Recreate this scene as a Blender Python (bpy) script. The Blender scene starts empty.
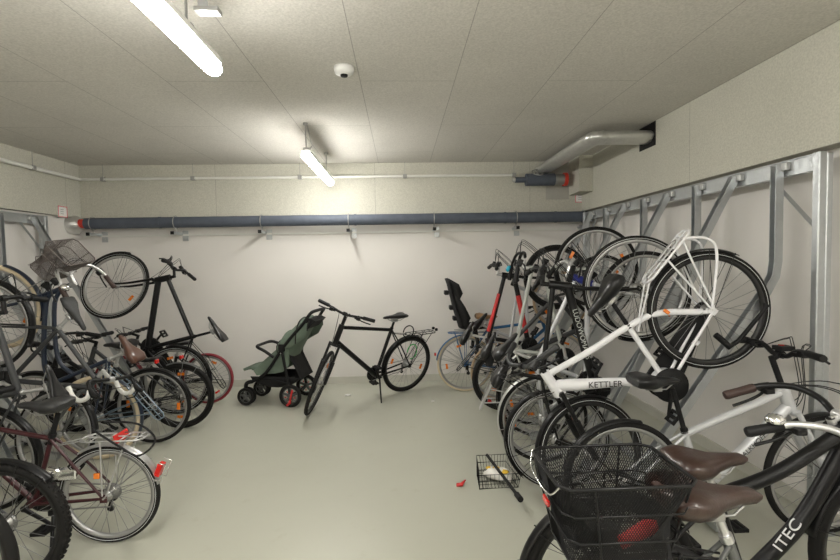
import bpy, math, random
from mathutils import Vector as V, Matrix
random.seed(7)
PI = math.pi
col = bpy.context.scene.collection
scene = bpy.context.scene

# ------------------------------------------------------------------ camera
FPX = 460.0
CAMP = V((0, 0, 1.6))
dy = V((-20, 20, -FPX)).normalized()           # room depth axis seen from the camera
up0 = V((-0.020, 1, 0)); up0 = (up0 - dy * up0.dot(dy)).normalized()
dx = dy.cross(up0)
W2C = Matrix((dx, dy, up0)).transposed()       # columns: world axes in camera space
C2W = W2C.transposed()
cam = bpy.data.cameras.new('camera'); cam.sensor_width = 36; cam.lens = 36 * FPX / 840
cam.clip_start = 0.05
camo = bpy.data.objects.new('camera', cam); col.objects.link(camo)
camo.matrix_world = Matrix.Translation(CAMP) @ C2W.to_4x4()
scene.camera = camo

def at(px, py, d):
    r = C2W @ V((px - 420, 280 - py, -FPX))
    return CAMP + r * (d / r.y)

# ------------------------------------------------------------------ materials
MATS = {}
def mat(name, c, rough=.5, metal=0., noise=0., nscale=20, bump=0., bscale=80, coat=0., spec=.5, alpha=1., emit=0):
    if name in MATS: return MATS[name]
    m = bpy.data.materials.new(name); m.use_nodes = True
    nt = m.node_tree; b = nt.nodes['Principled BSDF']
    b.inputs['Base Color'].default_value = (*c, 1); b.inputs['Roughness'].default_value = rough
    b.inputs['Metallic'].default_value = metal; b.inputs['Specular IOR Level'].default_value = spec
    b.inputs['Coat Weight'].default_value = coat
    tc = nt.nodes.new('ShaderNodeTexCoord')
    nz = nt.nodes.new('ShaderNodeTexNoise'); nz.inputs['Scale'].default_value = nscale; nz.inputs['Detail'].default_value = 5
    nt.links.new(tc.outputs['Object'], nz.inputs['Vector'])
    mx = nt.nodes.new('ShaderNodeMix'); mx.data_type = 'RGBA'
    k = max(noise, .04)
    mx.inputs['A'].default_value = (*[x * (1 - k) for x in c], 1); mx.inputs['B'].default_value = (*[min(1, x * (1 + k)) for x in c], 1)
    nt.links.new(nz.outputs['Fac'], mx.inputs['Factor']); nt.links.new(mx.outputs['Result'], b.inputs['Base Color'])
    if bump:
        n2 = nt.nodes.new('ShaderNodeTexNoise'); n2.inputs['Scale'].default_value = bscale; n2.inputs['Detail'].default_value = 6
        nt.links.new(tc.outputs['Object'], n2.inputs['Vector'])
        bp = nt.nodes.new('ShaderNodeBump'); bp.inputs['Strength'].default_value = bump; bp.inputs['Distance'].default_value = .01
        nt.links.new(n2.outputs['Fac'], bp.inputs['Height']); nt.links.new(bp.outputs['Normal'], b.inputs['Normal'])
    if emit:
        b.inputs['Emission Color'].default_value = (1, .975, .915, 1); b.inputs['Emission Strength'].default_value = emit
    MATS[name] = m
    return m

def panel_mat(name, c, rows, cols, offs, mortar=.0035, dark=.45):
    """wood-fibre / mineral insulation panel: speckled grey beige with thin joints"""
    m = mat(name, c, .95, noise=.08, nscale=2.0, bump=.18, bscale=55, spec=.1)
    nt = m.node_tree; b = nt.nodes['Principled BSDF']
    tc = nt.nodes['Texture Coordinate']
    src = b.inputs['Base Color'].links[0].from_socket
    n3 = nt.nodes.new('ShaderNodeTexNoise'); n3.inputs['Scale'].default_value = 90; n3.inputs['Detail'].default_value = 3
    nt.links.new(tc.outputs['Object'], n3.inputs['Vector'])
    rp = nt.nodes.new('ShaderNodeMapRange'); rp.inputs['From Min'].default_value = .3; rp.inputs['From Max'].default_value = .7
    rp.inputs['To Min'].default_value = .87; rp.inputs['To Max'].default_value = 1.09
    nt.links.new(n3.outputs['Fac'], rp.inputs['Value'])
    m1 = nt.nodes.new('ShaderNodeVectorMath'); m1.operation = 'SCALE'
    nt.links.new(src, m1.inputs[0]); nt.links.new(rp.outputs['Result'], m1.inputs['Scale'])
    mp = nt.nodes.new('ShaderNodeMapping'); mp.inputs['Location'].default_value = offs[0]; mp.inputs['Rotation'].default_value = offs[1]
    nt.links.new(tc.outputs['Object'], mp.inputs['Vector'])
    br = nt.nodes.new('ShaderNodeTexBrick'); br.inputs['Scale'].default_value = 1
    br.inputs['Brick Width'].default_value = cols; br.inputs['Row Height'].default_value = rows
    br.inputs['Mortar Size'].default_value = mortar; br.inputs['Mortar Smooth'].default_value = .3
    br.inputs['Color1'].default_value = (1, 1, 1, 1); br.inputs['Color2'].default_value = (.965, .965, .965, 1)
    br.inputs['Mortar'].default_value = (dark, dark, dark, 1)
    nt.links.new(mp.outputs['Vector'], br.inputs['Vector'])
    m2 = nt.nodes.new('ShaderNodeVectorMath'); m2.operation = 'MULTIPLY'
    nt.links.new(m1.outputs['Vector'], m2.inputs[0]); nt.links.new(br.outputs['Color'], m2.inputs[1])
    nt.links.new(m2.outputs['Vector'], b.inputs['Base Color'])
    return m

def floor_mat():
    m = mat('floor_epoxy', (.465, .468, .395), .33, noise=.05, nscale=1.2, spec=.45)
    nt = m.node_tree; b = nt.nodes['Principled BSDF']; tc = nt.nodes['Texture Coordinate']
    src = b.inputs['Base Color'].links[0].from_socket
    n = nt.nodes.new('ShaderNodeTexNoise'); n.inputs['Scale'].default_value = 5; n.inputs['Detail'].default_value = 9; n.inputs['Roughness'].default_value = .7
    nt.links.new(tc.outputs['Object'], n.inputs['Vector'])
    r = nt.nodes.new('ShaderNodeMapRange'); r.inputs['From Min'].default_value = .60; r.inputs['From Max'].default_value = .74
    r.inputs['To Min'].default_value = 0; r.inputs['To Max'].default_value = .35
    nt.links.new(n.outputs['Fac'], r.inputs['Value'])
    mx = nt.nodes.new('ShaderNodeMix'); mx.data_type = 'RGBA'
    nt.links.new(src, mx.inputs['A']); mx.inputs['B'].default_value = (.36, .34, .25, 1)
    nt.links.new(r.outputs['Result'], mx.inputs['Factor']); nt.links.new(mx.outputs['Result'], b.inputs['Base Color'])
    r2 = nt.nodes.new('ShaderNodeMapRange'); r2.inputs['To Min'].default_value = .26; r2.inputs['To Max'].default_value = .46
    nt.links.new(n.outputs['Fac'], r2.inputs['Value']); nt.links.new(r2.outputs['Result'], b.inputs['Roughness'])
    return m

def galv_mat():
    m = mat('galvanised_steel', (.50, .52, .53), .38, .88, noise=.12, nscale=8)
    nt = m.node_tree; b = nt.nodes['Principled BSDF']; tc = nt.nodes['Texture Coordinate']
    v = nt.nodes.new('ShaderNodeTexVoronoi'); v.inputs['Scale'].default_value = 45
    nt.links.new(tc.outputs['Object'], v.inputs['Vector'])
    r = nt.nodes.new('ShaderNodeMapRange'); r.inputs['To Min'].default_value = .28; r.inputs['To Max'].default_value = .55
    nt.links.new(v.outputs['Color'], r.inputs['Value']); nt.links.new(r.outputs['Result'], b.inputs['Roughness'])
    return m

M = dict(
 black=mat('black_paint', (.007, .007, .0075), .34, spec=.32),
 matt=mat('matt_black', (.010, .010, .0105), .6, spec=.25),
 tyre=mat('tyre_rubber', (.011, .0105, .010), .75, noise=.15, bump=.2, bscale=200, spec=.25),
 cream=mat('cream_rubber', (.62, .52, .36), .7),
 tan=mat('tan_rubber', (.42, .31, .2), .7),
 redtyre=mat('red_rubber', (.22, .02, .03), .7),
 alu=mat('brushed_aluminium', (.62, .62, .62), .35, .8),
 chrome=mat('chrome', (.82, .82, .82), .12, 1.),
 rimalu=mat('rim_aluminium', (.42, .42, .415), .35, .7),
 rimblack=mat('black_rim', (.02, .02, .02), .4, .3),
 spoke=mat('spoke_steel', (.24, .24, .24), .35, .6),
 spokeblk=mat('spoke_black', (.06, .06, .06), .4, .5),
 white=mat('white_paint', (.78, .78, .8), .3, coat=.4),
 silver=mat('silver_paint', (.60, .61, .63), .33, .25, coat=.3),
 lightgrey=mat('light_grey_paint', (.46, .48, .45), .4),
 darkgrey=mat('dark_grey_paint', (.035, .037, .039), .45),
 midgrey=mat('mid_grey_paint', (.10, .104, .10), .4),
 navy=mat('navy_paint', (.016, .026, .05), .35, coat=.3),
 blue=mat('blue_paint', (.015, .10, .25), .3, coat=.5),
 cobalt=mat('cobalt_paint', (.02, .03, .25), .35),
 red=mat('red_paint', (.55, .03, .03), .35),
 darkred=mat('dark_red_paint', (.045, .006, .009), .4, coat=.1),
 steelblue=mat('steel_blue_metal', (.20, .27, .33), .4, .5),
 brownleather=mat('brown_leather', (.036, .017, .012), .33, noise=.2, nscale=30, bump=.1, bscale=120, coat=.3),
 brownlight=mat('chestnut_leather', (.10, .045, .03), .3, noise=.12, nscale=25, coat=.3),
 browngrip=mat('brown_grip', (.045, .024, .019), .6),
 tanleather=mat('tan_leather', (.33, .19, .09), .5),
 blackleather=mat('black_saddle', (.010, .010, .0105), .3, bump=.08, bscale=90, coat=.12, spec=.35),
 greysaddle=mat('grey_saddle', (.022, .0225, .023), .5, bump=.15, bscale=150),
 grip=mat('grip_rubber', (.009, .009, .0095), .55, spec=.3),
 whitetape=mat('white_bar_tape', (.8, .79, .75), .5, bump=.1),
 redlens=mat('red_lens', (.6, .02, .015), .2, coat=.6),
 orange=mat('orange_reflector', (.85, .22, .02), .25, coat=.5),
 whitelens=mat('clear_lens', (.8, .82, .82), .15, coat=.5),
 cable=mat('cable_black', (.012, .012, .012), .5),
 galv=galv_mat(),
 steel=mat('dull_steel', (.38, .38, .37), .4, .8),
 sage=mat('sage_fabric', (.125, .165, .125), .9, noise=.18, nscale=14, bump=.3, bscale=60),
 darkfab=mat('dark_fabric', (.014, .014, .015), .9, bump=.2),
 brownmesh=mat('brown_grey_wire', (.17, .145, .135), .5, .3),
 turq=mat('turquoise_bell', (.02, .42, .62), .25, coat=.5),
 green=mat('green_cable', (.03, .45, .08), .5),
 lagging=mat('pipe_lagging', (.085, .10, .13), .75, noise=.3, nscale=9, bump=.3, bscale=30),
 whitepipe=mat('white_pipe', (.74, .74, .70), .4),
 foil=mat('foil', (.68, .68, .66), .3, .75, noise=.15, nscale=20, bump=.8, bscale=25),
 redcollar=mat('red_collar', (.62, .05, .03), .5),
 paper=mat('paper_white', (.85, .84, .82), .7),
 redprint=mat('red_print', (.72, .12, .16), .6),
 plaster=mat('plaster_white', (.76, .735, .705), .85, noise=.03, nscale=2, bump=.06, bscale=40, spec=.2),
 lamp_white=mat('lamp_housing', (.8, .8, .78), .4),
 diffuser=mat('lamp_diffuser', (.9, .9, .88), .3, emit=25),
 yellow=mat('yellow_print', (.85, .55, .05), .5),
 bag=mat('white_plastic', (.82, .8, .75), .4),
 concrete=mat('grey_concrete', (.42, .41, .37), .9, noise=.12, nscale=10, bump=.2),
)

# ------------------------------------------------------------------ mesh builder
class MB:
    def __init__(s): s.v = []; s.f = []; s.sm = []
    def add(s, vs, fs, smooth=False):
        o = len(s.v); s.v += [tuple(x) for x in vs]
        for f in fs: s.f.append(tuple(i + o for i in f)); s.sm.append(smooth)
    def box(s, c, size, R=None):
        c = V(c); hx, hy, hz = size[0] / 2, size[1] / 2, size[2] / 2
        b = min(hx, hy, hz) * .22; vs = []; 
        # chamfered box : 24 corners
        idx = {}
        for sx in (-1, 1):
            for sy in (-1, 1):
                for sz in (-1, 1):
                    for k, p in enumerate(((sx * (hx - b), sy * (hy - b), sz * hz), (sx * (hx - b), sy * hy, sz * (hz - b)), (sx * hx, sy * (hy - b), sz * (hz - b)))):
                        q = V(p)
                        if R is not None: q = R @ q
                        idx[(sx, sy, sz, k)] = len(vs); vs.append(c + q)
        fs = []
        g = lambda *a: idx[a]
        for sz in (-1, 1):
            f = [g(-1, -1, sz, 0), g(1, -1, sz, 0), g(1, 1, sz, 0), g(-1, 1, sz, 0)]; fs.append(f if sz > 0 else f[::-1])
        for sy in (-1, 1):
            f = [g(-1, sy, -1, 1), g(-1, sy, 1, 1), g(1, sy, 1, 1), g(1, sy, -1, 1)]; fs.append(f if sy > 0 else f[::-1])
        for sx in (-1, 1):
            f = [g(sx, -1, -1, 2), g(sx, 1, -1, 2), g(sx, 1, 1, 2), g(sx, -1, 1, 2)]; fs.append(f if sx > 0 else f[::-1])
        for a in (-1, 1):
            for bb in (-1, 1):
                f = [g(-1, a, bb, 0), g(1, a, bb, 0), g(1, a, bb, 1), g(-1, a, bb, 1)]; fs.append(f if a * bb < 0 else f[::-1])
                f = [g(a, -1, bb, 0), g(a, 1, bb, 0), g(a, 1, bb, 2), g(a, -1, bb, 2)]; fs.append(f[::-1] if a * bb < 0 else f)
                f = [g(a, bb, -1, 1), g(a, bb, 1, 1), g(a, bb, 1, 2), g(a, bb, -1, 2)]; fs.append(f if a * bb < 0 else f[::-1])
        for sx in (-1, 1):
            for sy in (-1, 1):
                for sz in (-1, 1):
                    f = [g(sx, sy, sz, 0), g(sx, sy, sz, 1), g(sx, sy, sz, 2)]; fs.append(f[::-1] if sx * sy * sz > 0 else f)
        s.add(vs, fs); return s
    def tube(s, pts, r, n=8, closed=False, cap=True, flat=1.0, smooth=True):
        pts = [V(p) for p in pts]; N = len(pts)
        rs = r if isinstance(r, (list, tuple)) else [r] * N
        tans = []
        for i in range(N):
            a = pts[(i - 1) % N] if (closed or i > 0) else pts[i]; b = pts[(i + 1) % N] if (closed or i < N - 1) else pts[i]
            t = b - a; tans.append(t.normalized() if t.length > 1e-9 else V((0, 0, 1)))
        ref = V((0, 1, 0)) if abs(tans[0].y) < .9 else V((0, 0, 1))
        u = (ref - tans[0] * ref.dot(tans[0])).normalized(); vs = []
        for i in range(N):
            u = (u - tans[i] * u.dot(tans[i])).normalized(); w = tans[i].cross(u)
            for k in range(n):
                a = 2 * PI * k / n
                vs.append(pts[i] + (u * math.cos(a) * flat + w * math.sin(a)) * rs[i])
        fs = []
        for i in range(N if closed else N - 1):
            j = (i + 1) % N
            for k in range(n): fs.append((i * n + k, i * n + (k + 1) % n, j * n + (k + 1) % n, j * n + k))
        s.add(vs, fs, smooth)
        if cap and not closed:
            s.add(vs[:n], [tuple(range(n))[::-1]]); s.add(vs[-n:], [tuple(range(n))])
        return s
    def loft(s, rings, cap=True, closed=False, smooth=True):
        n = len(rings[0]); vs = [p for r in rings for p in r]; N = len(rings); fs = []
        for i in range(N if closed else N - 1):
            j = (i + 1) % N
            for k in range(n): fs.append((i * n + k, i * n + (k + 1) % n, j * n + (k + 1) % n, j * n + k))
        s.add(vs, fs, smooth)
        if cap and not closed:
            s.add(rings[0], [tuple(range(n))[::-1]], smooth); s.add(rings[-1], [tuple(range(n))], smooth)
        return s
    def sheet(s, grid, th=0.0, smooth=True):
        """open surface with thickness: grid[i][j] of points"""
        n = len(grid[0]); N = len(grid); g = [[V(p) for p in r] for r in grid]
        vs = [p for r in g for p in r]; fs = []
        for i in range(N - 1):
            for k in range(n - 1): fs.append((i * n + k, i * n + k + 1, (i + 1) * n + k + 1, (i + 1) * n + k))
        if th:
            nn = []
            for i in range(N):
                for k in range(n):
                    a = g[min(i + 1, N - 1)][k] - g[max(i - 1, 0)][k]; b = g[i][min(k + 1, n - 1)] - g[i][max(k - 1, 0)]
                    c = a.cross(b); nn.append(c.normalized() if c.length > 1e-12 else V((0, 0, 1)))
            vs2 = [p - q * th for p, q in zip(vs, nn)]; o = len(vs)
            f2 = [tuple(o + i for i in f[::-1]) for f in fs]
            edge = []
            for i in range(N - 1):
                for k in (0, n - 1): edge.append((i * n + k, (i + 1) * n + k, o + (i + 1) * n + k, o + i * n + k))
            for k in range(n - 1):
                for i in (0, N - 1): edge.append((i * n + k, i * n + k + 1, o + i * n + k + 1, o + i * n + k))
            s.add(vs + vs2, fs + f2 + edge, smooth)
        else: s.add(vs, fs, smooth)
        return s
    def lathe(s, prof, c, axis='y', n=24, smooth=True):
        """prof: (radius, offset along the axis)"""
        rings = []
        for (r, h) in prof:
            ring = []
            for k in range(n):
                a = 2 * PI * k / n; p = (r * math.cos(a), r * math.sin(a))
                q = {'y': (p[0], h, -p[1]), 'z': (p[0], p[1], h), 'x': (h, p[0], p[1])}[axis]
                ring.append(V(c) + V(q))
            rings.append(ring)
        return s.loft(rings, cap=True, smooth=smooth)
    def mesh(s, name, m):
        me = bpy.data.meshes.new(name); me.from_pydata(s.v, [], s.f); me.materials.append(m)
        me.polygons.foreach_set('use_smooth', s.sm); me.update()
        return me

def link(name, me, parent=None, M_=None, label=None, kind=None):
    o = bpy.data.objects.new(name, me); col.objects.link(o)
    if parent is not None: o.parent = parent
    if M_ is not None: o.matrix_basis = M_
    if label: o['label'] = label
    if kind: o['kind'] = kind
    return o
def build(mb, name, m, parent=None, M_=None, label=None, kind=None):
    return link(name, mb.mesh(name, m), parent, M_, label, kind)
def thing(name, label, cat, group=None, loc=(0, 0, 0), rotz=0, M_=None):
    o = bpy.data.objects.new(name, None); o.empty_display_size = .1; col.objects.link(o)
    if M_ is not None: o.matrix_world = M_
    else: o.location = loc; o.rotation_euler = (0, 0, rotz)
    o['label'] = label; o['category'] = cat
    if group: o['group'] = group
    return o
def tag(o, label, cat, group=None, kind=None):
    o['label'] = label; o['category'] = cat
    if group: o['group'] = group
    if kind: o['kind'] = kind
    return o
def arc(c, r, a0, a1, n, y=0):
    return [V((c[0] + r * math.cos(a0 + (a1 - a0) * i / n), y, c[1] + r * math.sin(a0 + (a1 - a0) * i / n))) for i in range(n + 1)]
def smooth_path(pts, k=5):
    pts = [V(p) for p in pts]; out = []
    for i in range(len(pts) - 1):
        p0 = pts[max(i - 1, 0)]; p1 = pts[i]; p2 = pts[i + 1]; p3 = pts[min(i + 2, len(pts) - 1)]
        for j in range(k):
            t = j / k
            out.append(.5 * ((2 * p1) + (p2 - p0) * t + (2 * p0 - 5 * p1 + 4 * p2 - p3) * t * t + (3 * p1 - p0 - 3 * p2 + p3) * t ** 3))
    out.append(pts[-1]); return out

# ------------------------------------------------------------------ setting
DW, XL, XR, ZC, ZB = 6.0, -4.02, 2.5, 2.84, 2.19      # back wall, side walls, ceiling, lower edge of the insulation
YF = -3.0
def struct(mb, name, m): return build(mb, name, m, kind='structure')
def plainbox(x0, x1, y0, y1, z0, z1):
    mb = MB(); vs = [(x, y, z) for x in (x0, x1) for y in (y0, y1) for z in (z0, z1)]
    mb.add(vs, [(0, 1, 3, 2), (4, 6, 7, 5), (0, 4, 5, 1), (2, 3, 7, 6), (0, 2, 6, 4), (1, 5, 7, 3)]); return mb
struct(plainbox(XL - .2, XR + .3, YF - .2, DW + .3, -.2, 0), 'floor', floor_mat())
cm = panel_mat('ceiling_panel', (.62, .60, .555), .655, 2.1, ((.1, .25, 0), (0, 0, PI / 2)), .003, .6)
struct(plainbox(XL - .2, XR + .3, YF - .2, DW + .3, ZC, ZC + .2), 'ceiling', cm)
struct(plainbox(XL - .2, XR + .3, DW, DW + .2, 0, ZC), 'wall_back', M['plaster'])
struct(plainbox(XL - .2, XL, YF, DW, 0, ZC), 'wall_left', M['plaster'])
struct(plainbox(XR, XR + .2, YF, DW, 0, ZC), 'wall_right', M['plaster'])
struct(plainbox(XL - .2, XR + .2, YF - .2, YF, 0, ZC), 'wall_front', M['plaster'])
IN = .06
bm_ = panel_mat('wall_panel_back', (.56, .55, .48), .66, 2.0, ((.3, 2.19, 0), (PI / 2, 0, 0)), .003, .62)
sm_ = panel_mat('wall_panel_side', (.56, .55, .48), .66, 2.0, ((.3, 2.19, 0), Matrix(((0, 1, 0), (0, 0, -1), (-1, 0, 0))).to_euler()), .003, .62)
struct(plainbox(XL, XR, DW - IN, DW, ZB, ZC), 'trim_1', bm_)
struct(plainbox(XL, XL + IN, YF, DW - IN, ZB, ZC), 'trim_2', sm_)
INR = .12
struct(plainbox(XR - INR, XR, YF, DW - IN, ZB, ZC), 'trim_3', sm_)
for nm, b in (('baseboard_back', (XL + .015, XR - .015, DW - .015, DW, 0, .09)), ('baseboard_left', (XL, XL + .015, YF, DW, 0, .09)), ('baseboard_right', (XR - .015, XR, YF, DW, 0, .09))):
    struct(plainbox(*b), nm, mat('skirting_grey', (.56, .55, .49), .6))
# metal edge strip under the insulation, back wall
mb = plainbox(XL + IN, XR - IN, DW - .03, DW, 1.955, 1.975); struct(mb, 'trim_4', M['whitepipe'])

# ------------------------------------------------------------------ pipes
def pipe_y(px, y): return at(px, y, DW)
PZ, PY_ = 2.115, DW - .16
mb = MB(); mb.tube([(XL + .18, PY_, PZ), (-1, PY_, PZ), (1, PY_, PZ), (XR - .02, PY_, PZ)], .067, 20)
for x in (-2.95, -.55, 1.35, 2.0): mb.tube([(x - .012, PY_, PZ), (x + .012, PY_, PZ)], .072, 20)
lp = thing('insulated_pipe', 'long dark blue-grey lagged pipe running across the back wall', 'pipe', loc=(0, PY_, PZ))
o = build(mb, 'lagging', M['lagging'], lp, Matrix.Translation((0, -PY_, -PZ)))
mb = MB(); mb.tube([(XL + .1, PY_, PZ), (XL + .2, PY_, PZ)], .055, 18); build(mb, 'collar', M['redcollar'], lp, Matrix.Translation((0, -PY_, -PZ)), 'red collar')
mb = MB(); mb.tube([(XL + .0, PY_, PZ - .01), (XL + .06, PY_, PZ - .01), (XL + .12, PY_, PZ)], [.12, .12, .075], 18); build(mb, 'foil_sleeve', M['foil'], lp, Matrix.Translation((0, -PY_, -PZ)), 'crumpled silver foil sleeve')
BR = [at(x, 228, PY_).x for x in (93, 176, 262, 349, 434, 516, 583)]
def bracket(x, label):
    t = thing('pipe_bracket', label, 'bracket', 'brackets under the lagged pipe', (x, DW, PZ - .1))
    mb = MB(); mb.box((0, -.13, -.035), (.035, .26, .035)); build(mb, 'arm', M['galv'], t)
    mb = MB(); mb.box((.045, -.012, -.06), (.07, .012, .13)); mb.tube([(.045, -.015, -.09), (.045, -.026, -.09)], .01, 8); build(mb, 'wall_plate', M['galv'], t)
    mb = MB(); mb.tube([(0, 0, -.02), (0, 0, .03)], .006, 6); mb.tube(arc((0, .1), .08, 0, 2 * PI, 20)[:-1], .006, 6, closed=True)
    build(mb, 'pipe_clamp', M['steel'], t, Matrix.Translation((0, -.16, 0)) @ Matrix.Rotation(PI / 2, 4, 'Z'))
    mb = MB(); mb.box((0, -.262, -.035), (.04, .012, .04)); build(mb, 'end_cap', M['grip'], t)
names = ['first bracket from the left under the dark lagged pipe', 'second bracket from the left under the dark lagged pipe, above the upended bike wheel',
         'third bracket from the left under the dark lagged pipe', 'bracket under the dark lagged pipe, above the leaning black bicycle',
         'third bracket from the right under the dark lagged pipe', 'second bracket from the right under the dark lagged pipe', 'rightmost bracket under the dark lagged pipe, above the rack end']
for x, nm in zip(BR, names): bracket(x, nm)

# thin white conduit
cz = at(300, 179, DW).z; cy = DW - IN - .06
t = thing('white_conduit', 'thin white pipe running along the top of back and left wall', 'pipe', loc=(0, cy, cz))
T0 = Matrix.Translation((0, -cy, -cz))
mb = MB(); mb.tube([(XL + .15, cy, cz), (at(515, 176, cy).x, cy, cz)], .017, 10)
mb.tube([(XL + IN + .05, DW - .18, cz), (XL + IN + .05, 1.5, cz)], .021, 10)
mb.tube(smooth_path([(XL + IN + .05, DW - .18, cz), (XL + IN + .06, DW - .13, cz), (XL + .15, cy, cz)], 4), .017, 10)
build(mb, 'pipe_run', M['whitepipe'], t, T0)
mb = MB()
xs = [at(p, 179, cy).x for p in (103, 193, 300, 405, 514)]
for x, y in [(x, cy) for x in xs] + [(XL + IN + .05, 5.15)]:
    mb = MB(); mb.box((x, y, cz), (.05, .05, .05)); mb.tube([(x, y, cz), (x, y, ZC)], .003, 5)
    build(mb, 'hanger', M['steel'], t, T0)

# valve assembly at the right end
vz = at(540, 179, DW - .25).z; vy = DW - .2
x0, x1 = at(515, 178, vy).x, at(568, 178, vy).x
t = thing('shutoff_valve', 'dark lagged shut-off valve with round handwheel and red collar', 'valve', loc=(x0, vy, vz))
L = x1 - x0
mb = MB(); mb.tube([(0, 0, 0), (.14, 0, 0)], .035, 16); mb.tube([(.14, 0, 0), (.5, 0, 0)], .078, 20); build(mb, 'lagging', M['lagging'], t)
mb = MB(); mb.tube(arc((0, 0), .07, 0, 2 * PI, 20)[:-1], .007, 6, closed=True)
for a in (0, PI / 2): mb.tube([(math.cos(a) * .07, 0, math.sin(a) * .07), (-math.cos(a) * .07, 0, -math.sin(a) * .07)], .006, 6)
mb.tube([(0, 0, 0), (0, .1, 0)], .012, 8)
build(mb, 'handwheel', M['steel'], t, Matrix.Translation((.27, -.07, .08)) @ Matrix.Rotation(-.9, 4, 'X'))
mb = MB(); mb.tube([(.5, 0, 0), (.62, 0, 0)], .066, 18); build(mb, 'sleeve', M['steel'], t)
mb = MB(); mb.tube([(.62, 0, 0), (.66, 0, 0)], .085, 20); build(mb, 'collar', M['redcollar'], t, None, 'red collar')
mb = MB(); mb.tube([(-.03, 0, 0), (.01, 0, 0)], .03, 12); build(mb, 'coupling', M['alu'], t)
bx0 = at(577, 178, DW - .4).x; 
mb = plainbox(bx0 + .02, XR - INR, DW - .42, DW - IN, 2.40, ZC); struct(mb, 'trim_5', bm_)
mb = plainbox(bx0 - .28, bx0 + .02, DW - IN - .008, DW - IN + .002, 2.35, ZC - .002); struct(mb, 'trim_6', M['concrete'])
# foil wrapped duct under the ceiling
mb = MB()
p = [V((1.86, DW - .1, ZC - .12)), V((1.86, 4.45, ZC - .12)), V((1.93, 4.35, ZC - .12)), V((2.02, 4.33, ZC - .12)), V((XR - .02, 4.33, ZC - .12))]
rr = []
for i, q in enumerate(smooth_path(p, 6)): rr.append(q)
mb.tube(rr, .11, 12, flat=.55)
tag(build(mb, 'ventilation_duct', M['foil']), 'silver foil wrapped duct bending under the ceiling into the right wall', 'duct')
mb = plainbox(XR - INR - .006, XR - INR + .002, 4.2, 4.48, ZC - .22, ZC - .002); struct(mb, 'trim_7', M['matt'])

# small signs
def sign(x, y, z, rz, label):
    t = thing('pipe_label_sign', label, 'sign', loc=(x, y, z), rotz=rz)
    mb = MB(); mb.box((0, 0, 0), (.15, .006, .13)); build(mb, 'plate', M['paper'], t)
    mb = MB()
    for a in (-1, 1): mb.box((a * .07, -.004, 0), (.008, .003, .13)); mb.box((0, -.004, a * .06), (.15, .003, .008))
    build(mb, 'border', M['redprint'], t)
    mb = MB()
    for k in range(3): mb.box((-.01, -.004, .025 - k * .025), (.05, .002, .006))
    build(mb, 'print', M['steel'], t)
q = at(67, 210, 5.45); sign(XL + IN + .004, 5.62, q.z, PI / 2, 'small white sign with a red border on the left wall')
q = at(588, 196, 5.8); sign(q.x - .04, DW - IN - .004, q.z, 0, 'small white sign with a red border right of the valve')

# ------------------------------------------------------------------ lamps and detector
def tube_lamp(y0, label, rods, x=-.82):
    L_ = 1.5; z = 2.545
    t = thing('batten_lamp', label, 'lamp', 'long sealed tube lamps hung from the ceiling', (x, y0, ZC))
    dz = z - ZC
    def prof(y, k, lo):
        n = 14; w = .043 * k; ring = []
        for i in range(n):
            a = 2 * PI * i / n; ring.append(V((w * math.cos(a), y, dz + .038 * k * math.sin(a))))
        return ring
    mb = MB(); ys = [0, .01, .04, L_ - .04, L_ - .01, L_]; ks = [.55, .85, 1, 1, .85, .55]
    mb.loft([prof(y, k, 0) for y, k in zip(ys, ks)]); build(mb, 'diffuser', M['diffuser'], t)
    mb = MB(); mb.box((0, L_ / 2, dz + .034), (.084, L_ - .05, .034)); build(mb, 'housing', M['lamp_white'], t)
    for yy in rods:
        mb = MB(); mb.tube([(0, yy, dz + .05), (0, yy, 0)], .006, 6); mb.box((0, yy, dz + .065), (.05, .03, .02)); mb.tube([(0, yy, -.02), (0, yy, 0)], .02, 10)
        build(mb, 'suspension_rod', M['steel'], t)
    mb = MB(); mb.tube(smooth_path([(.01, rods[0] + .03, 0), (.03, rods[0] + .06, dz * .5), (.03, rods[0] + .12, dz + .12), (0, rods[0] + .05, dz + .05)], 6), .004, 5)
    build(mb, 'power_cable', M['steel'], t)
tube_lamp(4.16, 'long white tube lamp hanging near the back wall', (.0 + .05, 1.2))
tube_lamp(.84, 'bright tube lamp hung from the ceiling nearest the camera, upper left', (.3, 1.2), -.885)
tube_lamp(-2.4, 'tube lamp hung from the ceiling behind the viewer', (.3, 1.2))
tube_lamp(-.9, 'added unseen fill lamp, tube type, above and right of the viewer', (.3, 1.2), 1.1)  # invented fill lamp out of view, brightens the room
tube_lamp(-2.4, 'added unseen fill lamp, tube type, far behind the viewer, right side', (.3, 1.2), 1.9)  # extra fill added out of view, softens the ceiling hotspots by contrast
tube_lamp(-1.6, 'added unseen fill lamp, tube type, behind the viewer, left side', (.3, 1.2), -2.9)  # made-up fill on the left, out of view, evens out the lighting
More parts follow.
